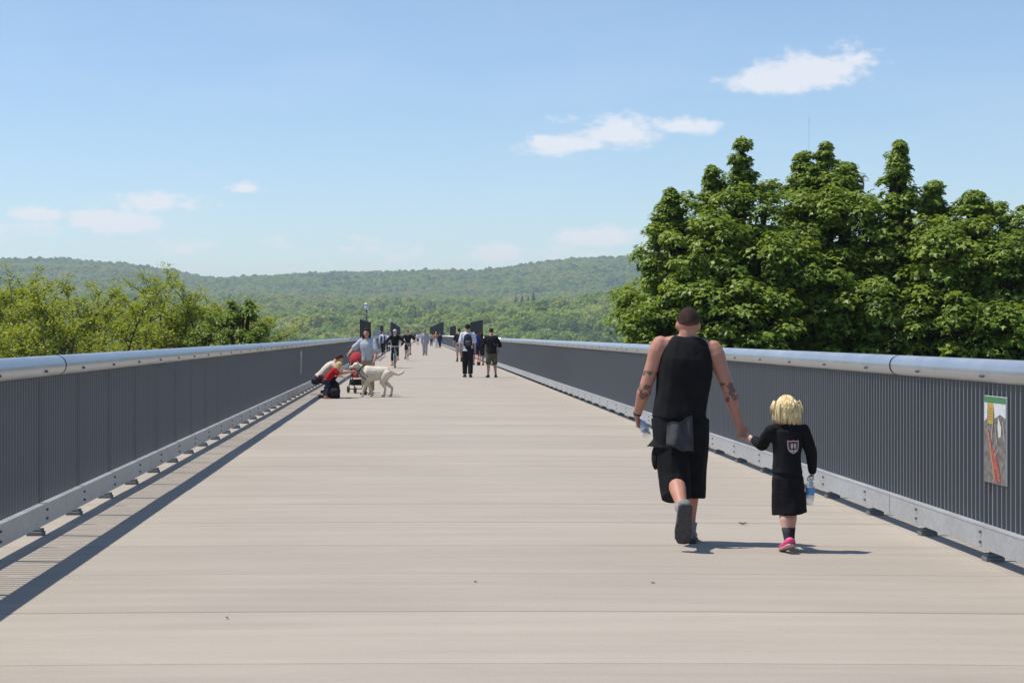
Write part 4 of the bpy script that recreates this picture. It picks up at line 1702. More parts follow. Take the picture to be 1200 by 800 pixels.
    if top['kind'] != 'tank':
        for side, (S, E, Wp, fd, hd, n, t, curl) in zip((-1, 1), arms):
            c.tube([up(side * 0.030 * h, 0, SH + 0.012 * h), S + Vector((0, 0, 0.004 * h))], [0.033 * h * am + gr * 0.5, 0.034 * h * am + gr * 0.7], 12, roundcap=True)
            din = (E - S).normalized()
            if top['kind'] == 'tee':
                c.tube([S - din * 0.01 * h, S.lerp(E, 0.35), S.lerp(E, 0.72)], [0.038 * h * am + gr * 0.5, 0.036 * h * am + gr, 0.036 * h * am + gr * 1.2], 12, roundcap=True)
            else:
                e_ = 0.93
                c.tube([S - din * 0.01 * h, S.lerp(E, 0.4), E], [0.038 * h * am + gr * 0.4, 0.032 * h * am + gr, 0.027 * h * am + gr], 12, roundcap=True)
                c.tube([E, E.lerp(Wp, 0.3), E.lerp(Wp, e_)], [0.027 * h * am + gr, 0.027 * h * am + gr * 0.9, 0.020 * h * am + gr * 0.7], 12, roundcap=True)
    shirt = link(top.get('name', 'shirt'), remesh(c, cv, 3, 0.5, wrinkle=top.get('wr', 0.006 * h), wfreq=8 / h * 1.2, seed=h * 13 + loc[0]), root)
    shirt.data.materials.append(top['m'])
    # ---- lower garment
    bt = look['bottom']
    c = MB()
    wz = bt.get('waist', 0.575)
    bl = bt.get('loose', 1.0)
    wz_k = [(0.50, .096, .068), (0.54, .096, .067), (wz, .090, .064)] if not child else [(0.43, .090, .072), (0.49, .090, .072), (wz - 0.01, .086, .070)]
    c.tube([up(0, 0, z * h) for z, rx, ry in wz_k], [(rx * h * g * fat + gr * 0.7, ry * h * fat + gr * 0.7) for z, rx, ry in wz_k], 16, up=LM @ Vector((0, 1, 0)), roundcap=True)
    cz = (0.455 if not child else 0.40) * h
    c.ell(up(0, 0, cz), (0.060 * h * fat, 0.064 * h * fat, 0.050 * h), nu=14, nv=10)
    if bt['kind'] == 'skirt':
        mid = (legs[0][1] + legs[1][1]) / 2
        p0 = piv + Vector((0, 0, 0.02 * h))
        e1 = p0.lerp(mid, bt.get('len', 1.0))
        w = bt.get('w', 0.115)
        c.tube([p0, p0.lerp(e1, 0.5), e1 + Vector(bt.get('skew', (0, 0, 0)))], [(0.093 * h * fat + gr, 0.075 * h + gr), (w * h * 0.95, w * h * 0.85), (w * h, w * h * 0.9)], 18, up=(0, 1, 0))
    else:
        for hip, knee, ankle, fd, upv in legs:
            ln = bt.get('len', 1.95)            # 1 = knee, 2 = ankle
            r0, r1, r2 = bt.get('r', (0.060, 0.048, 0.036))
            P = [hip + Vector((0, 0, 0.01 * h)), hip.lerp(knee, 0.5)]
            Rr = [r0 * h * fat, (r0 + r1) / 2 * h * fat]
            if ln <= 1:
                P.append(hip.lerp(knee, ln))
                Rr.append(r1 * h)
            else:
                hg = bt.get('hang', 0.0)
                sd_ = ((ankle - knee).normalized() * (1 - hg) + Vector((0, 0, -1)) * hg).normalized() * ls
                P += [knee, knee + sd_ * (ln - 1) * 0.5, knee + sd_ * (ln - 1)]
                Rr += [r1 * h, (r1 + r2) / 2 * h, r2 * h]
            c.tube(P, Rr, 14, up=(0, 1, 0))
    low_ = link(bt.get('name', 'trousers'), remesh(c, cv, 3, 0.5, wrinkle=bt.get('wr', 0.006 * h), wfreq=8 / h * 1.2, seed=h * 29 + loc[0]), root)
    low_.data.materials.append(bt['m'])
    # ---- shoes and socks
    for hip, knee, ankle, fd, upv in legs:
        sm = MB()
        sk = look.get('shoe_k', 1.0)
        P, Rr = [], []
        for t, hh, ww in ((-0.30, 0.030, 0.020), (-0.24, 0.046, 0.025), (-0.10, 0.047, 0.026), (0.10, 0.036, 0.028), (0.40, 0.027, 0.031), (0.62, 0.021, 0.029), (0.74, 0.015, 0.018)):
            P.append(ankle + fd * L_ * t * sk - upv * (ank - 0.010 * h - hh * h * 0.5))
            Rr.append((ww * h * sk, hh * h * 0.5 + 0.004 * h))
        sm.tube(P, Rr, 12, up=upv, sq=0.15)
        so = sm.build('shoe', look['shoe'], root, True)
        sl = MB()
        P, Rr = [], []
        for t, ww in ((-0.315, 0.020), (-0.25, 0.027), (-0.10, 0.028), (0.12, 0.028), (0.40, 0.034), (0.62, 0.031), (0.755, 0.018)):
            P.append(ankle + fd * L_ * t * sk - upv * (ank - 0.007 * h))
            Rr.append((ww * h * sk, 0.008 * h))
        sl.tube(P, Rr, 12, up=upv, sq=0.3)
        sl.build('sole', look.get('sole', look['shoe']), so, True)
        if 'sock' in look:
            k = MB()
            sh_ = look.get('sock_h', 0.25)
            k.tube([ankle - upv * 0.01 * h, ankle, ankle.lerp(knee, sh_ * 0.5), ankle.lerp(knee, sh_)], [0.026 * h * lg, 0.025 * h * lg, 0.027 * h * lg, 0.030 * h * lg], 12)
            k.build('sock', look['sock'], root, True)
    return dict(root=root, shirt=shirt, trousers=low_, body=body, arms=arms, legs=legs, up=up, hc=hc, HM=HM, h=h, hs=hs, put=put, piv=piv)


STAND = [(4, 4, 0, 2), (-4, 2, 0, 2)]
WALK = [(20, 6, 8, 0), (-14, 22, -22, 0)]
WALK2 = [(-14, 24, -24, 0), (20, 6, 8, 0)]
HANG = dict(d1=(0, -0.05, -1), d2=(0, 0.15, -1))


def hang(side, out=0.14, fwd=0.0, elbow=0.15, **k):
    return dict(d1=(side * out, fwd, -1), d2=(side * out * 0.3, fwd + elbow, -1), **k)


M_BLK = cloth('black', (0.010, 0.010, 0.011), 0.2)
M_BLK2 = cloth('black_shorts', (0.010, 0.010, 0.012), 0.3)
M_BLK3 = cloth('faded_black', (0.022, 0.022, 0.026), 0.2)
M_WHITE = cloth('white', (0.68, 0.70, 0.74))
M_NAVY = cloth('navy', (0.015, 0.022, 0.07), 0.2)
H_DARK = hairmat('dark', (0.014, 0.010, 0.008))
H_BROWN = hairmat('brown', (0.045, 0.022, 0.014))
H_BLOND = hairmat('blond', (0.62, 0.46, 0.22))
M_SHOE = mat('shoe_dark', (0.02, 0.02, 0.022), 0.6)
M_SHOE_G = mat('shoe_grey', (0.20, 0.20, 0.20), 0.7, var=0.3, vscale=30)
M_SOLE = mat('rubber_sole', (0.055, 0.055, 0.06), 0.7, var=0.4, vscale=60, bump=0.5, bscale=90)
M_SOLE_P = mat('pale_sole', (0.45, 0.44, 0.42), 0.7)


def build_man():
    Y = 12.0
    loc = ((798.5 - VX) / F * Y, Y, crown((798.5 - VX) / F * Y))
    skin = skin_mat('skin_tanned', (0.47, 0.225, 0.155), [((-0.29, 0.02, 1.13), 0.10, 0.060), ((-0.27, 0.0, 1.27), 0.10, 0.018), ((0.33, 0.0, 1.13), 0.12, 0.075)])
    H = 1.75
    look = dict(skin=skin, hair=hairmat('buzz', (0.034, 0.015, 0.011)), style='buzz', shw=0.116, sh=0.835, head=1.10, arm=1.14, girth=1.04, leg=1.05,
                top=dict(kind='tank', m=M_BLK, hem=0.385, loose=1.5, flare=0.22, wr=0.014, name='tank_top', sway=(-0.016, 0.0)),
                bottom=dict(kind='shorts', m=M_BLK2, len=1.40, r=(0.074, 0.068, 0.062), wr=0.014, hang=0.55, name='cargo_shorts'),
                shoe=M_SHOE_G, sole=M_SOLE, sock=mat('sock_grey', (0.25, 0.25, 0.26), 0.9), sock_h=0.16, shoe_k=1.08)
    pose = dict(lean=3, bend=4.6, legs=[(-12, 46, -74, -3.0), (9, 8, 0, -1)], nod=-6, turn=-4,
                arms=[dict(d1=(-0.34, 0.05, -1), d2=(-0.20, 0.52, -0.86), n=(1, 0, -0.2), t=(0.2, 0.8, 0.6), curl=0.75, hd=(0.08, 0.35, -0.9)),
                      dict(to=(2.450, 11.99, 0.868), pole=(1.0, -0.55, 0.0), n=(0.3, -1.0, 0), t=(1, 0.3, 0.2), curl=0.8, hd=(0.22, -0.05, -1))])
    d = person('tattooed man in black sleeveless shirt and long black shorts walking away beside the child', loc, rad(-2), H, look, pose, vox=0.0075, face=False)
    r = d['root']
    # grey cloth tucked into the back of the waistband
    c = MB()
    n, m_ = 14, 8
    V, Fc = [], []
    for th in (0, 1):
        for j in range(m_ + 1):
            for i in range(n + 1):
                u, v = i / n, j / m_
                x = -0.125 + 0.185 * u + 0.02 * v * (u - 0.5)
                z = 0.90 - 0.185 * v + 0.055 * u * (1 - v) - 0.05 * (u - 0.5) * v + 0.010 * math.sin(u * 9)
                y = -0.205 - 0.030 * v + 0.016 * math.sin(u * 11 + v * 2) + 0.05 * (2 * u - 0.9) ** 2 + 0.008 * th
                V.append((x, y, z))
    k = (n + 1) * (m_ + 1)
    for j in range(m_):
        for i in range(n):
            a = j * (n + 1) + i
            Fc.append((a, a + 1, a + n + 2, a + n + 1))
            Fc.append((k + a, k + a + n + 1, k + a + n + 2, k + a + 1))
    for i in range(n):
        for a in (i, m_ * (n + 1) + i):
            Fc.append((a, a + 1, k + a + 1, k + a))
    for j in range(m_):
        for a in (j * (n + 1), j * (n + 1) + n):
            Fc.append((a, a + n + 1, k + a + n + 1, k + a))
    c.add(V, Fc)
    c.build('tucked_cloth', cloth('grey', (0.062, 0.060, 0.066), 0.25), r, True)
    pk = MB()
    pk.ell((-0.195, -0.02, 0.64), (0.030, 0.080, 0.09), nu=14, nv=10)
    pk.build('pocket', M_BLK2, r, True)
    S, E, Wp = d['arms'][0][:3]
    w = MB()
    dd = (Wp - E).normalized()
    w.tube([Wp - dd * 0.022, Wp - dd * 0.006], [0.033, 0.032], 14)
    w.build('wristband', M_BLACK, r, True)
    return d


MAN = build_man()


def fade_hair(m, skin):
    nt = m.node_tree
    L = nt.links.new
    p = nt.nodes['Principled BSDF']
    src = p.inputs['Base Color'].links[0].from_socket
    tc = nt.nodes.new('ShaderNodeTexCoord')
    sp = nt.nodes.new('ShaderNodeSeparateXYZ')
    L(tc.outputs['Generated'], sp.inputs[0])
    mr = nt.nodes.new('ShaderNodeMapRange')
    mr.interpolation_type = 'SMOOTHSTEP'
    mr.inputs['From Min'].default_value = 0.12
    mr.inputs['From Max'].default_value = 0.70
    mr.inputs['To Min'].default_value = 0.10
    L(sp.outputs['Z'], mr.inputs['Value'])
    mix = nt.nodes.new('ShaderNodeMix')
    mix.data_type = 'RGBA'
    L(mr.outputs[0], mix.inputs['Factor'])
    mix.inputs['A'].default_value = (*skin, 1)
    L(src, mix.inputs['B'])
    L(mix.outputs['Result'], p.inputs['Base Color'])


fade_hair(MATS['hair_buzz'], (0.33, 0.16, 0.11))


def bottle_mats():
    m = bpy.data.materials.new('clear_bottle')
    m.use_nodes = True
    p = m.node_tree.nodes['Principled BSDF']
    p.inputs['Base Color'].default_value = (0.93, 0.96, 0.98, 1)
    p.inputs['Roughness'].default_value = 0.08
    p.inputs['Transmission Weight'].default_value = 0.72
    p.inputs['IOR'].default_value = 1.2
    MATS['clear_bottle'] = m
    return m


M_BOTTLE = bottle_mats()


def build_bottle(loc, axis, label, L=0.205, r=0.032, blue=True):
    root = empty('water_bottle', loc, 0, label, 'bottle', 'water bottles carried by the walkers')
    root.rotation_mode = 'QUATERNION'
    root.rotation_quaternion = Vector(axis).normalized().to_track_quat('Z', 'Y')
    b = MB()
    prof = [(0, 0.55), (0.004, 0.9), (0.012, 1), (0.30, 1), (0.32, 0.93), (0.34, 1), (0.62, 1), (0.70, 0.92), (0.80, 0.66), (0.86, 0.42), (0.93, 0.40)]
    b.tube([(0, 0, z * L) for z, q in prof], [q * r for z, q in prof], 18)
    b.build('body', M_BOTTLE, root, True)
    c = MB()
    c.tube([(0, 0, 0.925 * L), (0, 0, 0.93 * L), (0, 0, L)], [0.40 * r, 0.48 * r, 0.47 * r], 14)
    c.build('cap', mat('bottle_cap', (0.75, 0.77, 0.80), 0.4), root, True)
    lb = MB()
    lb.tube([(0, 0, 0.36 * L), (0, 0, 0.60 * L)], [1.03 * r] * 2, 18, cap=False)
    lb.build('label', mat('label_blue', (0.10, 0.30, 0.62), 0.4) if blue else mat('label_pale', (0.55, 0.60, 0.68), 0.4), root, True)
    l2 = MB()
    l2.tube([(0, 0, 0.24 * L), (0, 0, 0.355 * L)], [1.035 * r] * 2, 18, cap=False)
    l2.build('label', mat('label_white', (0.78, 0.74, 0.74), 0.4), root, True)


def world_of(d, p):
    return d['root'].matrix_basis @ Vector(p)


def hand_grip(d, k, along=0.085, out=0.028):
    S, E, Wp, fd, hd, n, t, curl = d['arms'][k]
    n = (n.normalized() - hd * n.normalized().dot(hd)).normalized()
    r = d['root']
    r_m = Matrix.Translation(r.location) @ Matrix.Rotation(r.rotation_euler.z, 4, 'Z')
    return r_m @ (Wp + hd * along + n * out), (r_m.to_3x3() @ t)


gp, gt = hand_grip(MAN, 0, 0.085, 0.038)
ax = Vector((-0.25, 0.55, 0.75)).normalized()
build_bottle(gp - ax * 0.11, ax, 'clear water bottle held low in the left hand of the man', blue=False)


def build_child():
    Y = 11.62
    X = (923 - VX) / F * Y
    loc = (X, Y, crown(X))
    h = 1.09
    look = dict(skin=SKIN_PALE, hair=H_BLOND, style='none', head=1.0, leg=0.92,
                top=dict(kind='long', m=M_BLK, hem=0.50, loose=1.25, flare=0.06, wr=0.008, name='long_sleeved_top'),
                bottom=dict(kind='skirt', m=M_BLK2, len=1.06, w=0.116, waist=0.545, wr=0.010, name='skirt', skew=(0.012, -0.01, -0.012)),
                shoe=mat('shoe_pink', (0.72, 0.075, 0.22), 0.6, var=0.2, vscale=40), sole=mat('sole_pink', (0.62, 0.36, 0.36), 0.7), sock=mat('sock_dark', (0.025, 0.025, 0.03), 0.9), sock_h=0.42, shoe_k=1.05)
    pose = dict(lean=2, legs=[(-7, 16, -20, -3), (14, 16, 6, -2)], nod=-4, turn=4,
                arms=[dict(to=(2.525, 11.885, 0.800), pole=(0, -0.3, -1), n=(-0.4, 0.9, 0), t=(0.0, 0.3, 1), curl=0.9, hd=(-1, 0.75, 0.0)),
                      dict(d1=(0.36, 0.02, -1), d2=(0.10, 0.10, -1), n=(-1, 0, 0), t=(0, 1, 0), curl=0.85, hd=(0.0, 0.15, -1))])
    d = person('small blonde child in black top, skirt and pink shoes, hand in hand with the man', loc, rad(2), h, look, pose, vox=0.0065, child=True, face=True)
    r = d['root']
    hs, hc, HM = d['hs'], d['hc'], d['HM']
    # blonde bob with two bunches: a shaped mass plus locks
    fn = head_shape(hs, True)
    base = hair_cap(fn, lambda x, y: (0.40 if y > 0.5 else -0.72 if y < 0.1 else -0.72 + (y - 0.1) * 2.8), 0.022 * hs, seed=3, rough=0.2, lump=0.004)
    d['put'](base, 'hair', H_BLOND)
    lk = MB()
    R = random.Random(5)
    for k in range(230):
        a = R.uniform(rad(168), rad(372))
        el = R.uniform(0.0, 1.45)
        p0 = Vector(fn(math.cos(a) * math.cos(el), math.sin(a) * math.cos(el), math.sin(el))) * 1.20
        ra = a + R.gauss(0, 0.06)
        rr = 0.091 * hs * R.uniform(0.92, 1.12)
        zz = -R.uniform(0.075, 0.118) * hs
        if abs(math.cos(a)) > 0.75:
            rr *= 1.14
        p1 = Vector((rr * math.cos(ra), rr * 1.02 * math.sin(ra), 0.02 * hs))
        p2 = Vector((rr * 1.02 * math.cos(ra), rr * 1.04 * math.sin(ra), zz * 0.6))
        p3 = Vector((rr * R.uniform(0.84, 1.12) * math.cos(ra + R.gauss(0, .05)), rr * R.uniform(0.85, 1.05) * math.sin(ra), zz))
        w = R.uniform(0.0035, 0.0075)
        lk.tube([p0, p0.lerp(p1, 0.55) + (p0 + p1).normalized() * 0.010, p1, p2, p3], [w * 0.7, w, w * 1.1, w, w * 0.25], 5)
    d['put'](lk, 'hair', hairmat('blond_light', (0.74, 0.60, 0.33)))
    for side in (-1, 1):
        pm = MB()
        for k in range(26):
            a, b = R.gauss(0, .5), R.gauss(0, .5)
            p0 = Vector((side * 0.080 * hs, -0.01 * hs, 0.070 * hs))
            p1 = p0 + Vector((side * 0.030, 0.012 * a, 0.012 + 0.012 * b)) * hs / 1.0
            p2 = p1 + Vector((side * (0.012 + 0.010 * b), 0.018 * a, -0.045 - 0.02 * abs(b))) * hs
            p3 = p2 + Vector((side * 0.002, 0.01 * a, -0.055 + 0.02 * b)) * hs
            pm.tube([p0, p1, p2, p3], [0.004, 0.006, 0.006, 0.0015], 5)
        d['put'](pm, 'bunch', MATS['hair_blond_light'])
        tb = MB()
        tb.ell((side * 0.090 * hs, -0.01 * hs, 0.072 * hs), (0.010, 0.013, 0.013), nu=10, nv=8)
        d['put'](tb, 'hair_band', mat('band_red', (0.5, 0.08, 0.08), 0.6))
    # shield emblem printed between the shoulders, lying on the cloth
    me = d['shirt'].data
    bvh = BVHTree.FromPolygons([v.co for v in me.vertices], [p.vertices[:] for p in me.polygons])

    def patch(name, pts, m, off, cx=0.020, cz=0.735):
        c = MB()
        V = []
        for x, z in pts:
            hit = bvh.ray_cast(Vector((cx + x, -1, cz * h + z)), Vector((0, 1, 0)))
            y = hit[0].y if hit[0] else -0.07
            V.append((cx + x, y - off, cz * h + z))
        n = len(V)
        ctr = np.mean(np.array(V), 0)
        c.add(V + [tuple(ctr)], [(i, (i + 1) % n, n) for i in range(n)])
        c.build(name, m, emb)

    emb = d['shirt']
    w, t_, b_ = 0.044, 0.040, -0.056
    shield = [(-w, t_), (-w * .5, t_ * .92), (0, t_ * 1.02), (w * .5, t_ * .92), (w, t_), (w, 0), (w * .92, -0.022), (w * .6, -0.042), (0, b_), (-w * .6, -0.042), (-w * .92, -0.022), (-w, 0)]
    white = mat('print_white', (0.62, 0.58, 0.56), 0.7)
    red = mat('print_red', (0.32, 0.05, 0.04), 0.7)
    dark = mat('print_dark', (0.03, 0.015, 0.015), 0.7)
    Z = 0.700
    patch('emblem', shield, white, 0.004, cz=Z)
    patch('emblem', [(x * .86, z * .84) for x, z in shield], red, 0.006, cz=Z)
    patch('emblem', [(x * .66, z * .62) for x, z in shield], dark, 0.008, cz=Z)

    def ring(cx0, cz0, r0, r1):
        c = MB()
        V, n = [], 14
        for i in range(n):
            a = 6.283 * i / n
            for rr in (r0, r1):
                x, z = cx0 + rr * math.cos(a) * 0.85, cz0 + rr * math.sin(a)
                hit = bvh.ray_cast(Vector((0.020 + x, -1, Z * h + z)), Vector((0, 1, 0)))
                V.append((0.020 + x, (hit[0].y if hit[0] else -0.07) - 0.010, Z * h + z))
        c.add(V, [(2 * i, 2 * i + 1, (2 * i + 3) % (2 * n), (2 * i + 2) % (2 * n)) for i in range(n)])
        c.build('emblem', white, emb)
    for cx0 in (-0.012, 0.012):
        ring(cx0, 0.007, 0.004, 0.012)
        ring(cx0, -0.008, 0.003, 0.010)
    patch('emblem', [(-0.026, -0.026), (0.026, -0.026), (0.014, -0.038), (-0.014, -0.038)], white, 0.010, cz=Z)
    return d


CHILD = build_child()
gp, gt = hand_grip(CHILD, 1, 0.05, 0.02)
build_bottle(gp + Vector((-0.012, -0.035, -0.185)), (0.05, -0.03, 1), 'clear water bottle with blue label hanging from the right hand of the child')


# ------------------------------------------------------------------ the others on the bridge
def px_loc(px, py):
    Y = gy(py)
    X = (px - VX) / F * Y
    return (X, Y, crown(X))


def build_backpack(d, m, m2, k=1.0):
    r, up, h = d['root'], d['up'], d['h']
    b = MB()
    b.tube([up(0, -0.125 * h / 1.78, .585 * h), up(0, -0.165 * h / 1.78, .60 * h), up(0, -0.17 * h / 1.78, .70 * h), up(0, -0.15 * h / 1.78, .785 * h), up(0, -0.12 * h / 1.78, .81 * h)],
           [(0.10 * k, 0.05), (0.155 * k, 0.075), (0.155 * k, 0.08), (0.13 * k, 0.065), (0.06 * k, 0.03)], 16, up=(0, 1, 0), sq=0.3)
    b.build('backpack', m, r, True)
    p = MB()
    p.tube([up(0, -0.235 * h / 1.78, .60 * h), up(0, -0.245 * h / 1.78, .65 * h), up(0, -0.235 * h / 1.78, .69 * h)], [(0.085 * k, 0.03), (0.10 * k, 0.035), (0.085 * k, 0.028)], 12, up=(0, 1, 0), sq=0.3)
    p.build('backpack_pocket', m2, r, True)
    for sd in (-1, 1):
        s = MB()
        s.tube([up(sd * 0.10, -0.10, .79 * h), up(sd * 0.105, -0.03, .838 * h), up(sd * 0.105, 0.075, .815 * h), up(sd * 0.12, 0.125, .74 * h)], [(0.028, 0.010)] * 4, 8)
        s.build('strap', m, r, True)


def build_shoulder_bag(d, m, side=1):
    r, up, h = d['root'], d['up'], d['h']
    s = MB()
    s.tube([up(-side * 0.09, 0.02, .845 * h), up(-side * 0.02, -0.125, .77 * h), up(side * 0.09, -0.145, .66 * h), up(side * 0.185, -0.05, .58 * h)], [(0.022, 0.008)] * 4, 8)
    s.build('strap', m, r, True)
    b = MB()
    b.bevbox(tuple(up(side * 0.215, -0.02, .545 * h)), (0.09, 0.24, 0.20), 0.02)
    b.build('shoulder_bag', m, r, True)


M_CAMO = mat('cloth_camo', (0.085, 0.080, 0.045), 0.9, var=0.55, vscale=9, bump=0.3, bscale=40)

# man with backpack, seen from behind
d = person('tall man from behind in white tee shirt, dark trousers and navy backpack', px_loc(548, 442.5), rad(0), 1.90,
           dict(skin=SKIN, hair=H_DARK, style='short', top=dict(kind='tee', m=M_WHITE, hem=0.49), bottom=dict(kind='pants', m=cloth('dark_trousers', (0.012, 0.013, 0.018)), len=1.93, r=(0.062, 0.052, 0.044)), shoe=M_SHOE),
           dict(legs=[(6, 6, 0, 0), (-6, 8, -4, 0)], arms=[hang(-1, 0.16, -0.05), hang(1, 0.16, 0.08)]), 0.012, face=False)
build_backpack(d, cloth('pack', (0.018, 0.022, 0.055), 0.4), cloth('pack_grey', (0.09, 0.085, 0.085), 0.4))

# man in black jacket and camouflage shorts
d = person('man from behind in black hooded jacket and camouflage shorts by the right railing', px_loc(576, 442.5), rad(4), 1.77,
           dict(skin=SKIN, hair=H_BROWN, style='cap', hat=cloth('dark_cap', (0.02, 0.018, 0.016)), fat=1.12, top=dict(kind='long', m=M_BLK, hem=0.47, loose=1.5, name='jacket'),
                bottom=dict(kind='shorts', m=M_CAMO, len=1.10, r=(0.060, 0.053, 0.050), name='shorts'), shoe=M_SHOE),
           dict(lean=6, nod=-14, legs=[(-4, 4, 0, 3), (8, 8, 0, 5)], arms=[dict(d1=(-0.45, 0.15, -1), d2=(0.35, 0.95, -0.1)), dict(d1=(0.5, 0.15, -1), d2=(-0.25, 0.95, 0.0))]), 0.012, face=False)
build_shoulder_bag(d, mat('strap_grey', (0.16, 0.15, 0.14), 0.8), 1)

# man in black tee and pale shorts, left of the backpack
person('man from behind in black tee shirt and pale shorts, walking left of the backpack wearer', px_loc(538, 424), rad(3), 1.86,
       dict(skin=SKIN, hair=H_DARK, style='short', top=dict(kind='tee', m=M_BLK3, hem=0.47), bottom=dict(kind='shorts', m=cloth('stone', (0.42, 0.39, 0.35)), len=0.98, r=(0.062, 0.058, 0.055), name='shorts'), shoe=M_SHOE, sock=mat('sock_black', (0.02, 0.02, 0.02), 0.9), sock_h=0.3),
       dict(legs=[(8, 6, 2, 0), (-8, 10, -6, 1)], arms=[hang(-1, 0.3, 0.0, 0.2), hang(1, 0.2)]), 0.014, face=False)
person('person in blue shirt half hidden behind the backpack wearer', px_loc(557.5, 428), rad(0), 1.76,
       dict(skin=SKIN, hair=H_DARK, style='short', top=dict(kind='tee', m=cloth('blue', (0.03, 0.05, 0.22)), hem=0.48), bottom=dict(kind='shorts', m=M_NAVY, len=0.9, name='shorts'), shoe=M_SHOE),
       dict(legs=WALK, arms=[hang(-1), hang(1)]), 0.015, face=False)
d = person('woman from behind in navy top and dark skirt with bag', px_loc(564, 428), rad(-3), 1.66,
           dict(skin=SKIN, hair=H_BROWN, style='long', top=dict(kind='tee', m=M_NAVY, hem=0.48), bottom=dict(kind='skirt', m=M_BLK3, len=0.9, w=0.10, name='skirt'), shoe=M_SHOE),
           dict(legs=WALK2, arms=[hang(-1), hang(1)]), 0.015, face=False)
build_shoulder_bag(d, M_BLK, -1)

# people walking towards the camera
d = person('walker in white shirt with dark open waistcoat and black trousers near the left railing', px_loc(449, 415.8), rad(176), 1.82,
           dict(skin=SKIN_PALE, hair=H_BROWN, style='short', top=dict(kind='long', m=M_WHITE, hem=0.50), bottom=dict(kind='pants', m=M_BLK, len=1.85), shoe=mat('shoe_tan', (0.35, 0.2, 0.15), 0.7)),
           dict(legs=WALK, arms=[hang(-1, 0.2), hang(1, 0.2)]), 0.015)
vm = MB()
for sd in (-1, 1):
    vm.tube([d['up'](sd * 0.13, 0.10, 0.53 * 1.82), d['up'](sd * 0.12, 0.135, 0.66 * 1.82), d['up'](sd * 0.10, 0.115, 0.80 * 1.82)], [(0.055, 0.02)] * 3, 8, up=(0, 1, 0))
vm.build('waistcoat', M_NAVY, d['root'], True)
person('walker in white top half hidden beside the waistcoat walker', px_loc(455, 412), rad(180), 1.70,
       dict(skin=SKIN, hair=H_DARK, style='short', top=dict(kind='tee', m=M_WHITE), bottom=dict(kind='pants', m=M_NAVY, len=1.9), shoe=M_SHOE), dict(legs=WALK2, arms=[hang(-1), hang(1)]), 0.018)
person('walker in pale grey shirt, trousers and brimmed hat near the middle of the deck', px_loc(498, 416.5), rad(178), 1.88,
       dict(skin=SKIN, hair=H_BROWN, style='hat', hat=cloth('straw', (0.34, 0.20, 0.14)), top=dict(kind='long', m=cloth('lilac_grey', (0.34, 0.35, 0.40)), hem=0.47, loose=1.4),
            bottom=dict(kind='pants', m=cloth('pale_grey', (0.40, 0.38, 0.37)), len=1.93, r=(0.062, 0.055, 0.050)), shoe=M_SHOE), dict(legs=[(5, 4, 0, 0), (-5, 4, 0, 0)], arms=[hang(-1, 0.12), hang(1, 0.12)]), 0.015)
person('distant woman in orange top and long white skirt', px_loc(511, 407.5), rad(184), 1.80,
       dict(skin=SKIN, hair=H_BLOND, style='bob', top=dict(kind='tee', m=cloth('orange', (0.50, 0.20, 0.10))), bottom=dict(kind='skirt', m=M_WHITE, len=1.75, w=0.10, name='skirt'), shoe=M_SHOE), dict(legs=STAND, arms=[hang(-1, .4), hang(1, .4)]), 0.02)
person('distant person in dark clothes right of the long white skirt', px_loc(515.5, 407.5), rad(176), 1.72,
       dict(skin=SKIN, hair=H_BROWN, style='short', top=dict(kind='long', m=M_NAVY), bottom=dict(kind='pants', m=M_BLK), shoe=M_SHOE), dict(legs=WALK, arms=[hang(-1), hang(1)]), 0.02)
person('distant person in tan top and dark trousers left of the long white skirt', px_loc(505.5, 405.5), rad(180), 1.75,
       dict(skin=SKIN, hair=H_DARK, style='short', top=dict(kind='tee', m=cloth('tan', (0.40, 0.31, 0.22))), bottom=dict(kind='pants', m=M_NAVY), shoe=M_SHOE), dict(legs=WALK2, arms=[hang(-1), hang(1)]), 0.02)
person('distant walker in white between the second cyclist and the grey walker', px_loc(489.5, 404), rad(180), 1.75,
       dict(skin=SKIN, hair=H_DARK, style='short', top=dict(kind='tee', m=M_WHITE), bottom=dict(kind='shorts', m=M_NAVY, len=0.95, name='shorts'), shoe=M_SHOE), dict(legs=WALK, arms=[hang(-1), hang(1)]), 0.02)
person('tiny far walker in pink top at the vanishing end of the deck', px_loc(493.5, 401), rad(180), 1.72,
       dict(skin=SKIN, hair=H_BROWN, style='short', top=dict(kind='tee', m=cloth('pink', (0.55, 0.30, 0.32))), bottom=dict(kind='pants', m=M_WHITE), shoe=M_SHOE), dict(legs=WALK2, arms=[hang(-1), hang(1)]), 0.022)
person('tiny far walker in black left of the pink one, just right of the second cyclist', px_loc(486, 401.5), rad(0), 1.76,
       dict(skin=SKIN, hair=H_DARK, style='short', top=dict(kind='tee', m=M_BLK3), bottom=dict(kind='pants', m=M_NAVY), shoe=M_SHOE), dict(legs=WALK, arms=[hang(-1), hang(1)]), 0.022, face=False)


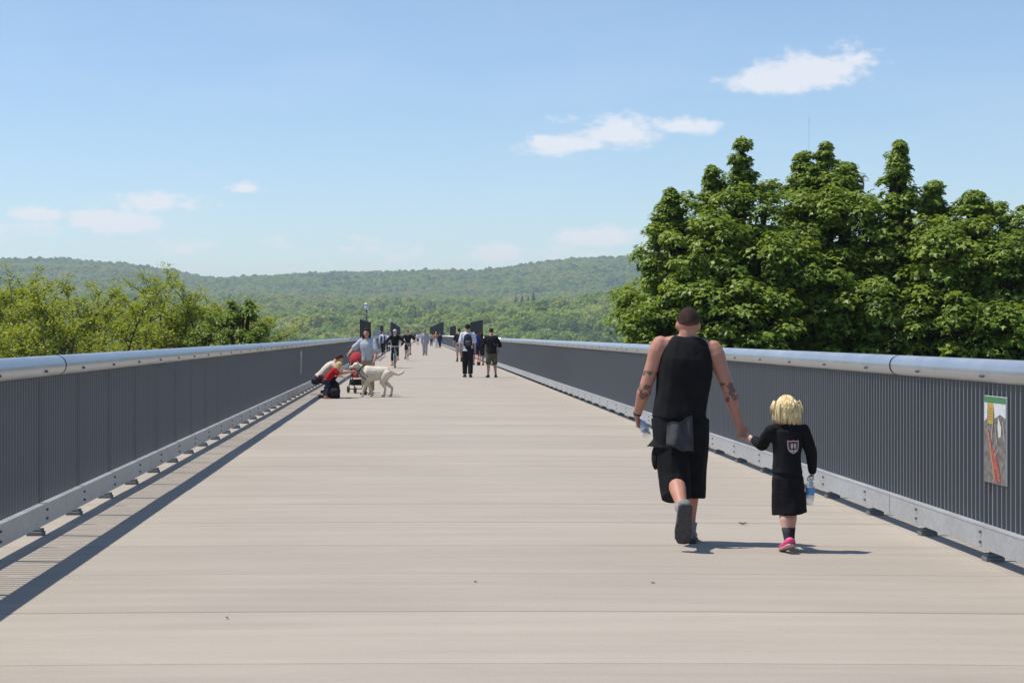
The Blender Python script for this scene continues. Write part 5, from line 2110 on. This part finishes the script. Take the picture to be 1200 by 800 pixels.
# ------------------------------------------------------------------ bicycles
def build_bike(loc, rz, label, col):
    root = empty('bicycle', loc, rz, label, 'bicycle', 'bicycles ridden towards the camera')
    m = mat('bike_' + label.split()[0], col, 0.35, 0.4)
    R = 0.335

    def wheel(y):
        w = MB()
        n = 28
        V, Fc = [], []
        for i in range(n):
            a = 6.283 * i / n
            for k in range(6):
                b = 6.283 * k / 6
                rr = R - 0.02 + 0.02 * math.cos(b)
                V.append((0.02 * math.sin(b), y + rr * math.cos(a), R + rr * math.sin(a)))
        for i in range(n):
            for k in range(6):
                Fc.append((i * 6 + k, i * 6 + (k + 1) % 6, ((i + 1) % n) * 6 + (k + 1) % 6, ((i + 1) % n) * 6 + k))
        w.add(V, Fc)
        o = w.build('wheel', M_BLACK, root, True)
        s = MB()
        s.tube([(-0.035, y, R), (0.035, y, R)], [0.02, 0.02], 8)
        for i in range(14):
            a = 6.283 * i / 14
            s.tube([(0.02 * (-1) ** i, y, R), (0, y + (R - 0.035) * math.cos(a), R + (R - 0.035) * math.sin(a))], [0.0018] * 2, 4, cap=False)
        s.build('spokes', M_PLATE, o)
        rm = MB()
        V, Fc = [], []
        for i in range(n):
            a = 6.283 * i / n
            for x, rr in ((-0.012, R - 0.04), (0.012, R - 0.04), (0.012, R - 0.055), (-0.012, R - 0.055)):
                V.append((x, y + rr * math.cos(a), R + rr * math.sin(a)))
        for i in range(n):
            for k in range(4):
                Fc.append((i * 4 + k, i * 4 + (k + 1) % 4, ((i + 1) % n) * 4 + (k + 1) % 4, ((i + 1) % n) * 4 + k))
        rm.add(V, Fc)
        rm.build('rim', M_PLATE, o)
    wheel(0.53)
    wheel(-0.50)
    f = MB()
    BB, ST, HT, HB = (0, -0.06, 0.29), (0, -0.20, 0.82), (0, 0.36, 0.86), (0, 0.41, 0.68)
    for a, b, r in ((BB, ST, .016), (ST, HT, .016), (BB, HB, .019), (HT, HB, .018)):
        f.tube([a, b], [r, r], 8)
    for sx in (-1, 1):
        f.tube([(sx * 0.03, -0.06, 0.29), (sx * 0.06, -0.50, R)], [.010, .008], 6)
        f.tube([(sx * 0.02, -0.19, 0.79), (sx * 0.06, -0.50, R)], [.009, .008], 6)
    f.build('frame', m, root, True)
    fk = MB()
    for sx in (-1, 1):
        fk.tube([(sx * 0.05, 0.42, 0.66), (sx * 0.055, 0.53, R)], [.014, .010], 6)
    fk.tube([(-0.06, 0.415, 0.67), (0.06, 0.415, 0.67)], [.016, .016], 6)
    fk.build('fork', m, root, True)
    hb = MB()
    hb.tube([(0, 0.36, 0.86), (0, 0.38, 1.0)], [.015, .015], 6)
    hb.tube([(-0.31, 0.34, 1.02), (-0.12, 0.40, 1.0), (0.12, 0.40, 1.0), (0.31, 0.34, 1.02)], [.014] * 4, 8, roundcap=True)
    hb.build('handlebar', M_PLATE, root, True)
    sd = MB()
    sd.tube([(0, -0.32, 0.93), (0, -0.24, 0.935), (0, -0.05, 0.925)], [(0.08, 0.03), (0.07, 0.03), (0.02, 0.02)], 12, roundcap=True)
    sd.tube([(0, -0.20, 0.80), (0, -0.215, 0.92)], [.014, .014], 6)
    sd.build('saddle', M_BLACK, root, True)
    ck = MB()
    ck.tube([(-0.06, -0.06, 0.29), (0.06, -0.06, 0.29)], [.02, .02], 8)
    ck.tube([(0.07, -0.06, 0.29), (0.075, -0.06, 0.12)], [.010, .010], 6)
    ck.tube([(-0.07, -0.06, 0.29), (-0.075, -0.06, 0.46)], [.010, .010], 6)
    ck.box((0.125, -0.06, 0.115), (0.10, 0.09, 0.02))
    ck.box((-0.125, -0.06, 0.465), (0.10, 0.09, 0.02))
    ck.build('crank', M_DARKSTEEL, root, True)
    return root


def build_rider(loc, rz, label, h, look):
    # feet on the pedals: one low, one high
    pose = dict(lean=24, nod=12, legs=[(72, 62, 0, 4), (33, 26, -6, 4)], pelvis_z=0.985,
                arms=[dict(to_local=(-0.29, 0.40, 1.045), pole=(-1, -0.2, -0.4), n=(0, 0, -1), t=(1, 0, 0), curl=0.8, hd=(0.1, 1, -0.2)),
                      dict(to_local=(0.29, 0.40, 1.045), pole=(1, -0.2, -0.4), n=(0, 0, -1), t=(-1, 0, 0), curl=0.8, hd=(-0.1, 1, -0.2))])
    return person(label, loc, rz, h, look, pose, 0.014)


def cyc(px, py, rz, l1, l2, h, look, col):
    l = px_loc(px, py)
    build_bike(l, rz, l1, col)
    off = Matrix.Rotation(rz, 3, 'Z') @ Vector((0, -0.20, 0))
    build_rider((l[0] + off.x, l[1] + off.y, l[2]), rz, l2, h, look)


cyc(463, 431.5, rad(178), 'teal bicycle of the front cyclist coming towards the camera', 'front cyclist in black long-sleeved top, black tights and pale helmet', 1.74,
    dict(skin=SKIN_PALE, hair=H_DARK, style='helmet', hat=mat('helmet_pale', (0.35, 0.37, 0.42), 0.35), top=dict(kind='long', m=M_BLK, hem=0.50), bottom=dict(kind='pants', m=M_BLK, len=1.72, r=(0.056, 0.042, 0.030)), shoe=mat('shoe_coral', (0.55, 0.22, 0.16), 0.7)), (0.10, 0.22, 0.24))
cyc(478, 422.8, rad(180), 'dark bicycle of the rear cyclist farther along the deck', 'rear cyclist in dark top and shorts with bare head', 1.80,
    dict(skin=SKIN, hair=hairmat('auburn', (0.09, 0.03, 0.015)), style='short', top=dict(kind='tee', m=cloth('charcoal', (0.016, 0.014, 0.016))), bottom=dict(kind='shorts', m=M_BLK3, len=1.0, name='shorts'), shoe=M_SHOE), (0.05, 0.05, 0.06))


# ------------------------------------------------------------------ dog, woman, pushchair and the crouching pair
def build_dog():
    loc = ((439.0 - VX) / F * 40.0, 40.0, crown(-0.95))
    root = empty('dog', loc, rad(90), 'large white dog in dark harness standing side-on to the camera', 'dog')
    b = MB()
    k = 1.0
    # local +y forwards (nose), z up; the dog then turns to face left
    T = [(-0.40, .585, .085, .105), (-0.33, .60, .115, .145), (-0.20, .60, .135, .160), (-0.05, .585, .140, .180), (0.10, .575, .150, .200), (0.22, .585, .145, .205), (0.31, .615, .105, .150)]
    b.tube([(0, y, z) for y, z, a, c in T], [(a, c) for y, z, a, c in T], 16, roundcap=True)
    b.tube([(0, 0.24, .64), (0, 0.33, .70), (0, 0.42, .765)], [(.095, .125), (.080, .100), (.070, .085)], 12, roundcap=True)
    b.ell((0, 0.455, .785), (.072, .090, .078), nu=14, nv=10)
    b.tube([(0, 0.49, .775), (0, 0.56, .745), (0, 0.615, .735)], [(.052, .052), (.040, .038), (.030, .028)], 12, roundcap=True)
    b.tube([(0, 0.50, .735), (0, 0.575, .712)], [(.034, .016), (.024, .012)], 8, roundcap=True)
    for s in (-1, 1):
        b.tube([(s * .045, .425, .84), (s * .060, .415, .885), (s * .062, .405, .925)], [(.030, .014), (.022, .010), (.006, .004)], 8, up=(0, 1, 0), roundcap=True)
    def leg(pts, rr):
        b.tube(pts, rr, 10, up=(0, 1, 0), roundcap=True)
    # front legs: elbow, wrist, paw; hind legs: stifle forward, hock back
    for s, dy in ((-1, 0.09), (1, -0.13)):
        x = s * 0.085
        leg([(x, .22, .58), (x, .175, .44), (x, .20 + dy * .4, .28), (x, .20 + dy, .15), (x, .20 + dy, .04)], [.080, .062, .042, .034, .032])
        b.tube([(x, .195 + dy, .028), (x, .255 + dy, .022)], [(.034, .026), (.028, .018)], 8, roundcap=True)
    for s, dy in ((-1, 0.10), (1, -0.07)):
        x = s * 0.085
        leg([(x, -.31, .57), (x, -.25 + dy * .3, .45), (x, -.235 + dy * .5, .36), (x, -.37 + dy, .215), (x, -.355 + dy, .12), (x, -.34 + dy, .04)], [.110, .092, .064, .036, .032, .031])
        b.tube([(x, -.345 + dy, .028), (x, -.285 + dy, .022)], [(.034, .026), (.028, .018)], 8, roundcap=True)
    b.tube([(0, -.40, .64), (0, -.50, .585), (0, -.60, .565), (0, -.69, .60), (0, -.735, .665)], [.048, .045, .042, .036, .020], 10, roundcap=True)
    me = remesh(b, 0.013, 3, 0.5, wrinkle=0.004, wfreq=22, seed=3, zstretch=1)
    o = link('body', me, root)
    me.materials.append(mat('white_fur', (0.66, 0.58, 0.45), 0.85, var=0.14, vscale=7, bump=0.7, bscale=70))
    n = MB()
    n.ell((0, .645, .742), (.018, .012, .014), nu=10, nv=8)
    n.build('nose', M_BLACK, root, True)
    for s in (-1, 1):
        e = MB()
        e.ell((s * .050, .505, .805), (.009, .010, .009), nu=8, nv=6)
        e.build('eye', M_BLACK, root, True)
    hm = mat('harness', (0.02, 0.014, 0.014), 0.7)
    c = MB()
    n_ = 24
    for (cy, cz, ay, az, rx, rr, w) in ((0.345, .705, 0.55, 0.83, .094, .122, .020),):
        pts = []
        for i in range(n_ + 1):
            a = 6.283 * i / n_
            pts.append(Vector((rx * math.cos(a), cy - rr * math.sin(a) * 0.62, cz + rr * math.sin(a) * 0.80)))
        c.tube(pts, [(0.010, 0.020)] * len(pts), 6, cap=False, up=(0, 0.6, 0.8))
    c.build('collar', hm, root, True)
    h = MB()
    h.tube([(-0.07, .40, .635), (-0.12, .33, .52), (-0.125, .20, .42), (-0.06, .17, .385)], [(.016, .008)] * 4, 6)
    h.tube([(-0.10, .36, .69), (-0.145, .24, .60), (-0.15, .16, .50)], [(.016, .008)] * 3, 6)
    h.build('harness', hm, root, True)
    t = MB()
    t.tube([(-0.06, .42, .63), (-0.07, .425, .56), (-0.065, .42, .53)], [.012, .016, .010], 8)
    t.build('tag', M_DARKSTEEL, root, True)


build_dog()

KH = cloth('khaki', (0.30, 0.235, 0.15))
WL = px_loc(431, 463.5)
W = person('woman with long dark hair in pale grey tee shirt standing behind the white dog', WL, rad(160), 1.69,
           dict(skin=SKIN, hair=hairmat('darkred', (0.030, 0.011, 0.010)), style='long', head=1.08, top=dict(kind='tee', m=cloth('grey_tee', (0.46, 0.48, 0.52)), hem=0.52, loose=1.3), bottom=dict(kind='pants', m=KH, len=1.9, r=(0.062, 0.050, 0.042)), shoe=M_SHOE),
           dict(legs=[(6, 4, 0, 3), (-4, 6, 0, 3)], lean=6, nod=14, turn=12,
                arms=[dict(to_local=(-0.26, 0.22, 0.86), pole=(-1, -1, -0.3), n=(1, 0, 0), curl=0.7), dict(to_local=(0.42, 0.28, 1.05), pole=(1, -1, -0.5), n=(-1, 0, 0), curl=0.7)]), 0.011)


def build_pushchair():
    l = px_loc(421, 461)
    root = empty('pushchair', l, rad(200), 'red pushchair with dark frame between the woman and the left railing', 'pushchair')
    red = cloth('stroller_red', (0.36, 0.035, 0.045), 0.2)
    fr = MB()
    for s in (-1, 1):
        fr.tube([(s * .20, -.42, 1.04), (s * .20, -.30, .92), (s * .22, .30, .10)], [.014] * 3, 8)
        fr.tube([(s * .21, -.30, .10), (s * .20, .02, .58)], [.013] * 2, 8)
    fr.tube([(-.20, -.42, 1.04), (.20, -.42, 1.04)], [.018, .018], 8)
    fr.tube([(-.21, -.30, .10), (.21, -.30, .10)], [.012, .012], 8)
    fr.build('frame', M_DARKSTEEL, root, True)
    st = MB()
    st.tube([(0, -.20, .88), (0, -.14, .62), (0, -.05, .45), (0, .22, .48)], [(.17, .035), (.18, .04), (.18, .05), (.17, .035)], 14, up=(0, 1, 0), sq=0.4)
    st.build('seat', red, root, True)
    cn = MB()
    V, Fc = [], []
    n, q = 8, 10
    for th in (0.0, 0.014):
        for i in range(n + 1):
            a = rad(-10 + 110 * i / n)
            for j in range(q + 1):
                b = math.pi * j / q
                R_ = 0.26 - th
                V.append((-0.21 * math.cos(b) * (1 - th * 3), -0.20 + R_ * math.cos(a) * (0.35 + 0.65 * math.sin(b)), 0.84 + R_ * math.sin(a) * math.sin(b) + 0.0))
    m_ = (n + 1) * (q + 1)
    for i in range(n):
        for j in range(q):
            a = i * (q + 1) + j
            Fc.append((a, a + 1, a + q + 2, a + q + 1))
            Fc.append((m_ + a, m_ + a + q + 1, m_ + a + q + 2, m_ + a + 1))
    cn.add(V, Fc)
    cn.build('canopy', red, root, True)
    for x, y in ((-.22, .32), (.22, .32), (-.21, -.30), (.21, -.30)):
        w = MB()
        w.tube([(x - .02, y, .09), (x - .018, y, .09), (x + .018, y, .09), (x + .02, y, .09)], [.075, .09, .09, .075], 18)
        w.build('wheel', M_BLACK, root, True)
    bg = MB()
    bg.bevbox((0, -.22, .28), (.34, .28, .16), .03)
    bg.build('basket', M_BLK3, root)


build_pushchair()

# crouching person in cream shirt with a blonde child in red leaning forward beside them
CL = px_loc(373, 466.5)
crouch_look = dict(skin=SKIN, hair=H_BROWN, style='short', top=dict(kind='tee', m=cloth('cream', (0.60, 0.52, 0.42)), hem=0.52, loose=1.2),
                   bottom=dict(kind='pants', m=mat('cloth_floral', (0.040, 0.022, 0.045), 0.9, var=0.9, vscale=18), len=1.85, r=(0.062, 0.052, 0.042)), shoe=M_SHOE)
CR = person('dark-haired person in cream tee shirt crouching by the left railing', CL, rad(-84), 1.68, crouch_look,
            dict(lean=46, nod=10, legs=[(88, 128, 0, 4), (70, 118, 0, 6)],
                 arms=[dict(d1=(-0.1, 0.8, -0.5), d2=(0.2, 0.9, -0.1)), dict(d1=(0.3, 0.7, -0.6), d2=(-0.1, 1, 0.1))]), 0.011)
K = person('blonde child in red tee shirt bending forward beside the crouching person', (CL[0] + 0.22, CL[1] - 0.42, crown(CL[0] + 0.22)), rad(-86), 1.02,
           dict(skin=SKIN_PALE, hair=H_BLOND, style='bob', top=dict(kind='tee', m=cloth('red', (0.42, 0.012, 0.014)), hem=0.43, loose=1.2),
                bottom=dict(kind='pants', m=mat('cloth_denim', (0.020, 0.024, 0.05), 0.9, var=0.4, vscale=20), len=1.85, waist=0.50, r=(0.070, 0.056, 0.048)), shoe=mat('shoe_pinkish', (0.45, 0.18, 0.22), 0.7)),
           dict(lean=40, nod=8, legs=[(30, 40, 0, 3), (14, 30, 0, 5)], arms=[dict(d1=(-0.1, 0.7, -0.7), d2=(0.1, 0.8, -0.5)), dict(d1=(0.2, 0.5, -0.9), d2=(-0.1, 0.9, -0.3))]), 0.010, child=True)


def build_bag():
    l = px_loc(391, 467.2)
    root = empty('rucksack', l, rad(10), 'bulging black bag on the deck in front of the child in red', 'bag')
    b = MB()
    b.tube([(0, 0, 0.0), (0, 0, 0.03), (0, 0.01, 0.20), (0, 0.02, 0.36), (0, 0.03, 0.44)], [(.12, .13), (.155, .16), (.165, .165), (.13, .14), (.06, .07)], 16, up=(0, 1, 0), sq=0.25)
    me = remesh(b, 0.016, 2, 0.5, wrinkle=0.012, wfreq=11, seed=9, zstretch=1)
    me.materials.append(M_BLK)
    link('body', me, root)
    p = MB()
    p.tube([(0, -.15, .06), (0, -.175, .16), (0, -.15, .25)], [(.09, .03), (.11, .045), (.09, .03)], 12, up=(0, 1, 0), sq=0.3)
    p.build('pocket', M_BLK3, root, True)
    s = MB()
    s.tube([(-.04, .03, .42), (-.03, .02, .49), (.03, .02, .49), (.04, .03, .42)], [.010] * 4, 6)
    s.build('handle', M_BLK3, root, True)


build_bag()


# ------------------------------------------------------------------ dry leaves lying on the deck
def build_dry_leaf(px, py, size, rz, label):
    x, y, z = px_loc(px, py)
    root = empty('dry_leaf', (x, y, z + 0.003), rz, label, 'leaf', 'dry leaves lying on the deck')
    b = MB()
    V, Fc = [], []
    n = 6
    for i in range(n + 1):
        t = i / n
        w = size * 0.34 * math.sin(math.pi * (0.08 + 0.88 * t)) ** 0.8
        for k, sx in enumerate((-1, 0, 1)):
            V.append((sx * w, size * (t - 0.5), size * (0.16 * abs(sx) + 0.12 * (2 * t - 1) ** 2)))
    for i in range(n):
        for k in range(2):
            a = i * 3 + k
            Fc.append((a, a + 1, a + 4, a + 3))
    b.add(V, Fc)
    b.build('blade', mat('dry_leaf', (0.16, 0.115, 0.08), 0.9, var=0.3, vscale=40), root, True)
    st = MB()
    st.tube([(0, -size * 0.5, size * 0.12), (0, -size * 0.8, size * 0.05)], [size * 0.02] * 2, 5)
    st.build('stalk', MATS['dry_leaf'], root)


build_dry_leaf(870, 616, 0.060, rad(80), 'dark curled leaf on the deck between the man and the child')
build_dry_leaf(266, 728, 0.026, rad(30), 'tiny dark leaf on the near deck, left of centre')
build_dry_leaf(557, 686, 0.026, rad(140), 'tiny dark leaf near the middle of the near deck')
build_dry_leaf(765, 687, 0.026, rad(60), 'tiny dark leaf on the near deck below the feet of the man')


# ------------------------------------------------------------------ haze
def build_haze():
    m = bpy.data.materials.new('haze_air')
    m.use_nodes = True
    nt = m.node_tree
    nt.nodes.clear()
    out = nt.nodes.new('ShaderNodeOutputMaterial')
    v = nt.nodes.new('ShaderNodeVolumePrincipled')
    v.inputs['Color'].default_value = (0.80, 0.92, 1.0, 1)
    v.inputs['Density'].default_value = HAZE
    v.inputs['Anisotropy'].default_value = 0.15
    nt.links.new(v.outputs[0], out.inputs['Volume'])
    b = MB()
    b.box((0, 1500, 60), (12200, 9200, 250))
    o = b.build('haze', m)
    tag(o, 'thin blue summer haze filling the valley', kind='stuff')


HAZE = 0.00017
build_haze()


for o, ng in WOODS:
    o.modifiers.new('forest', 'NODES').node_group = ng
bpy.data.scenes.remove(WORK)
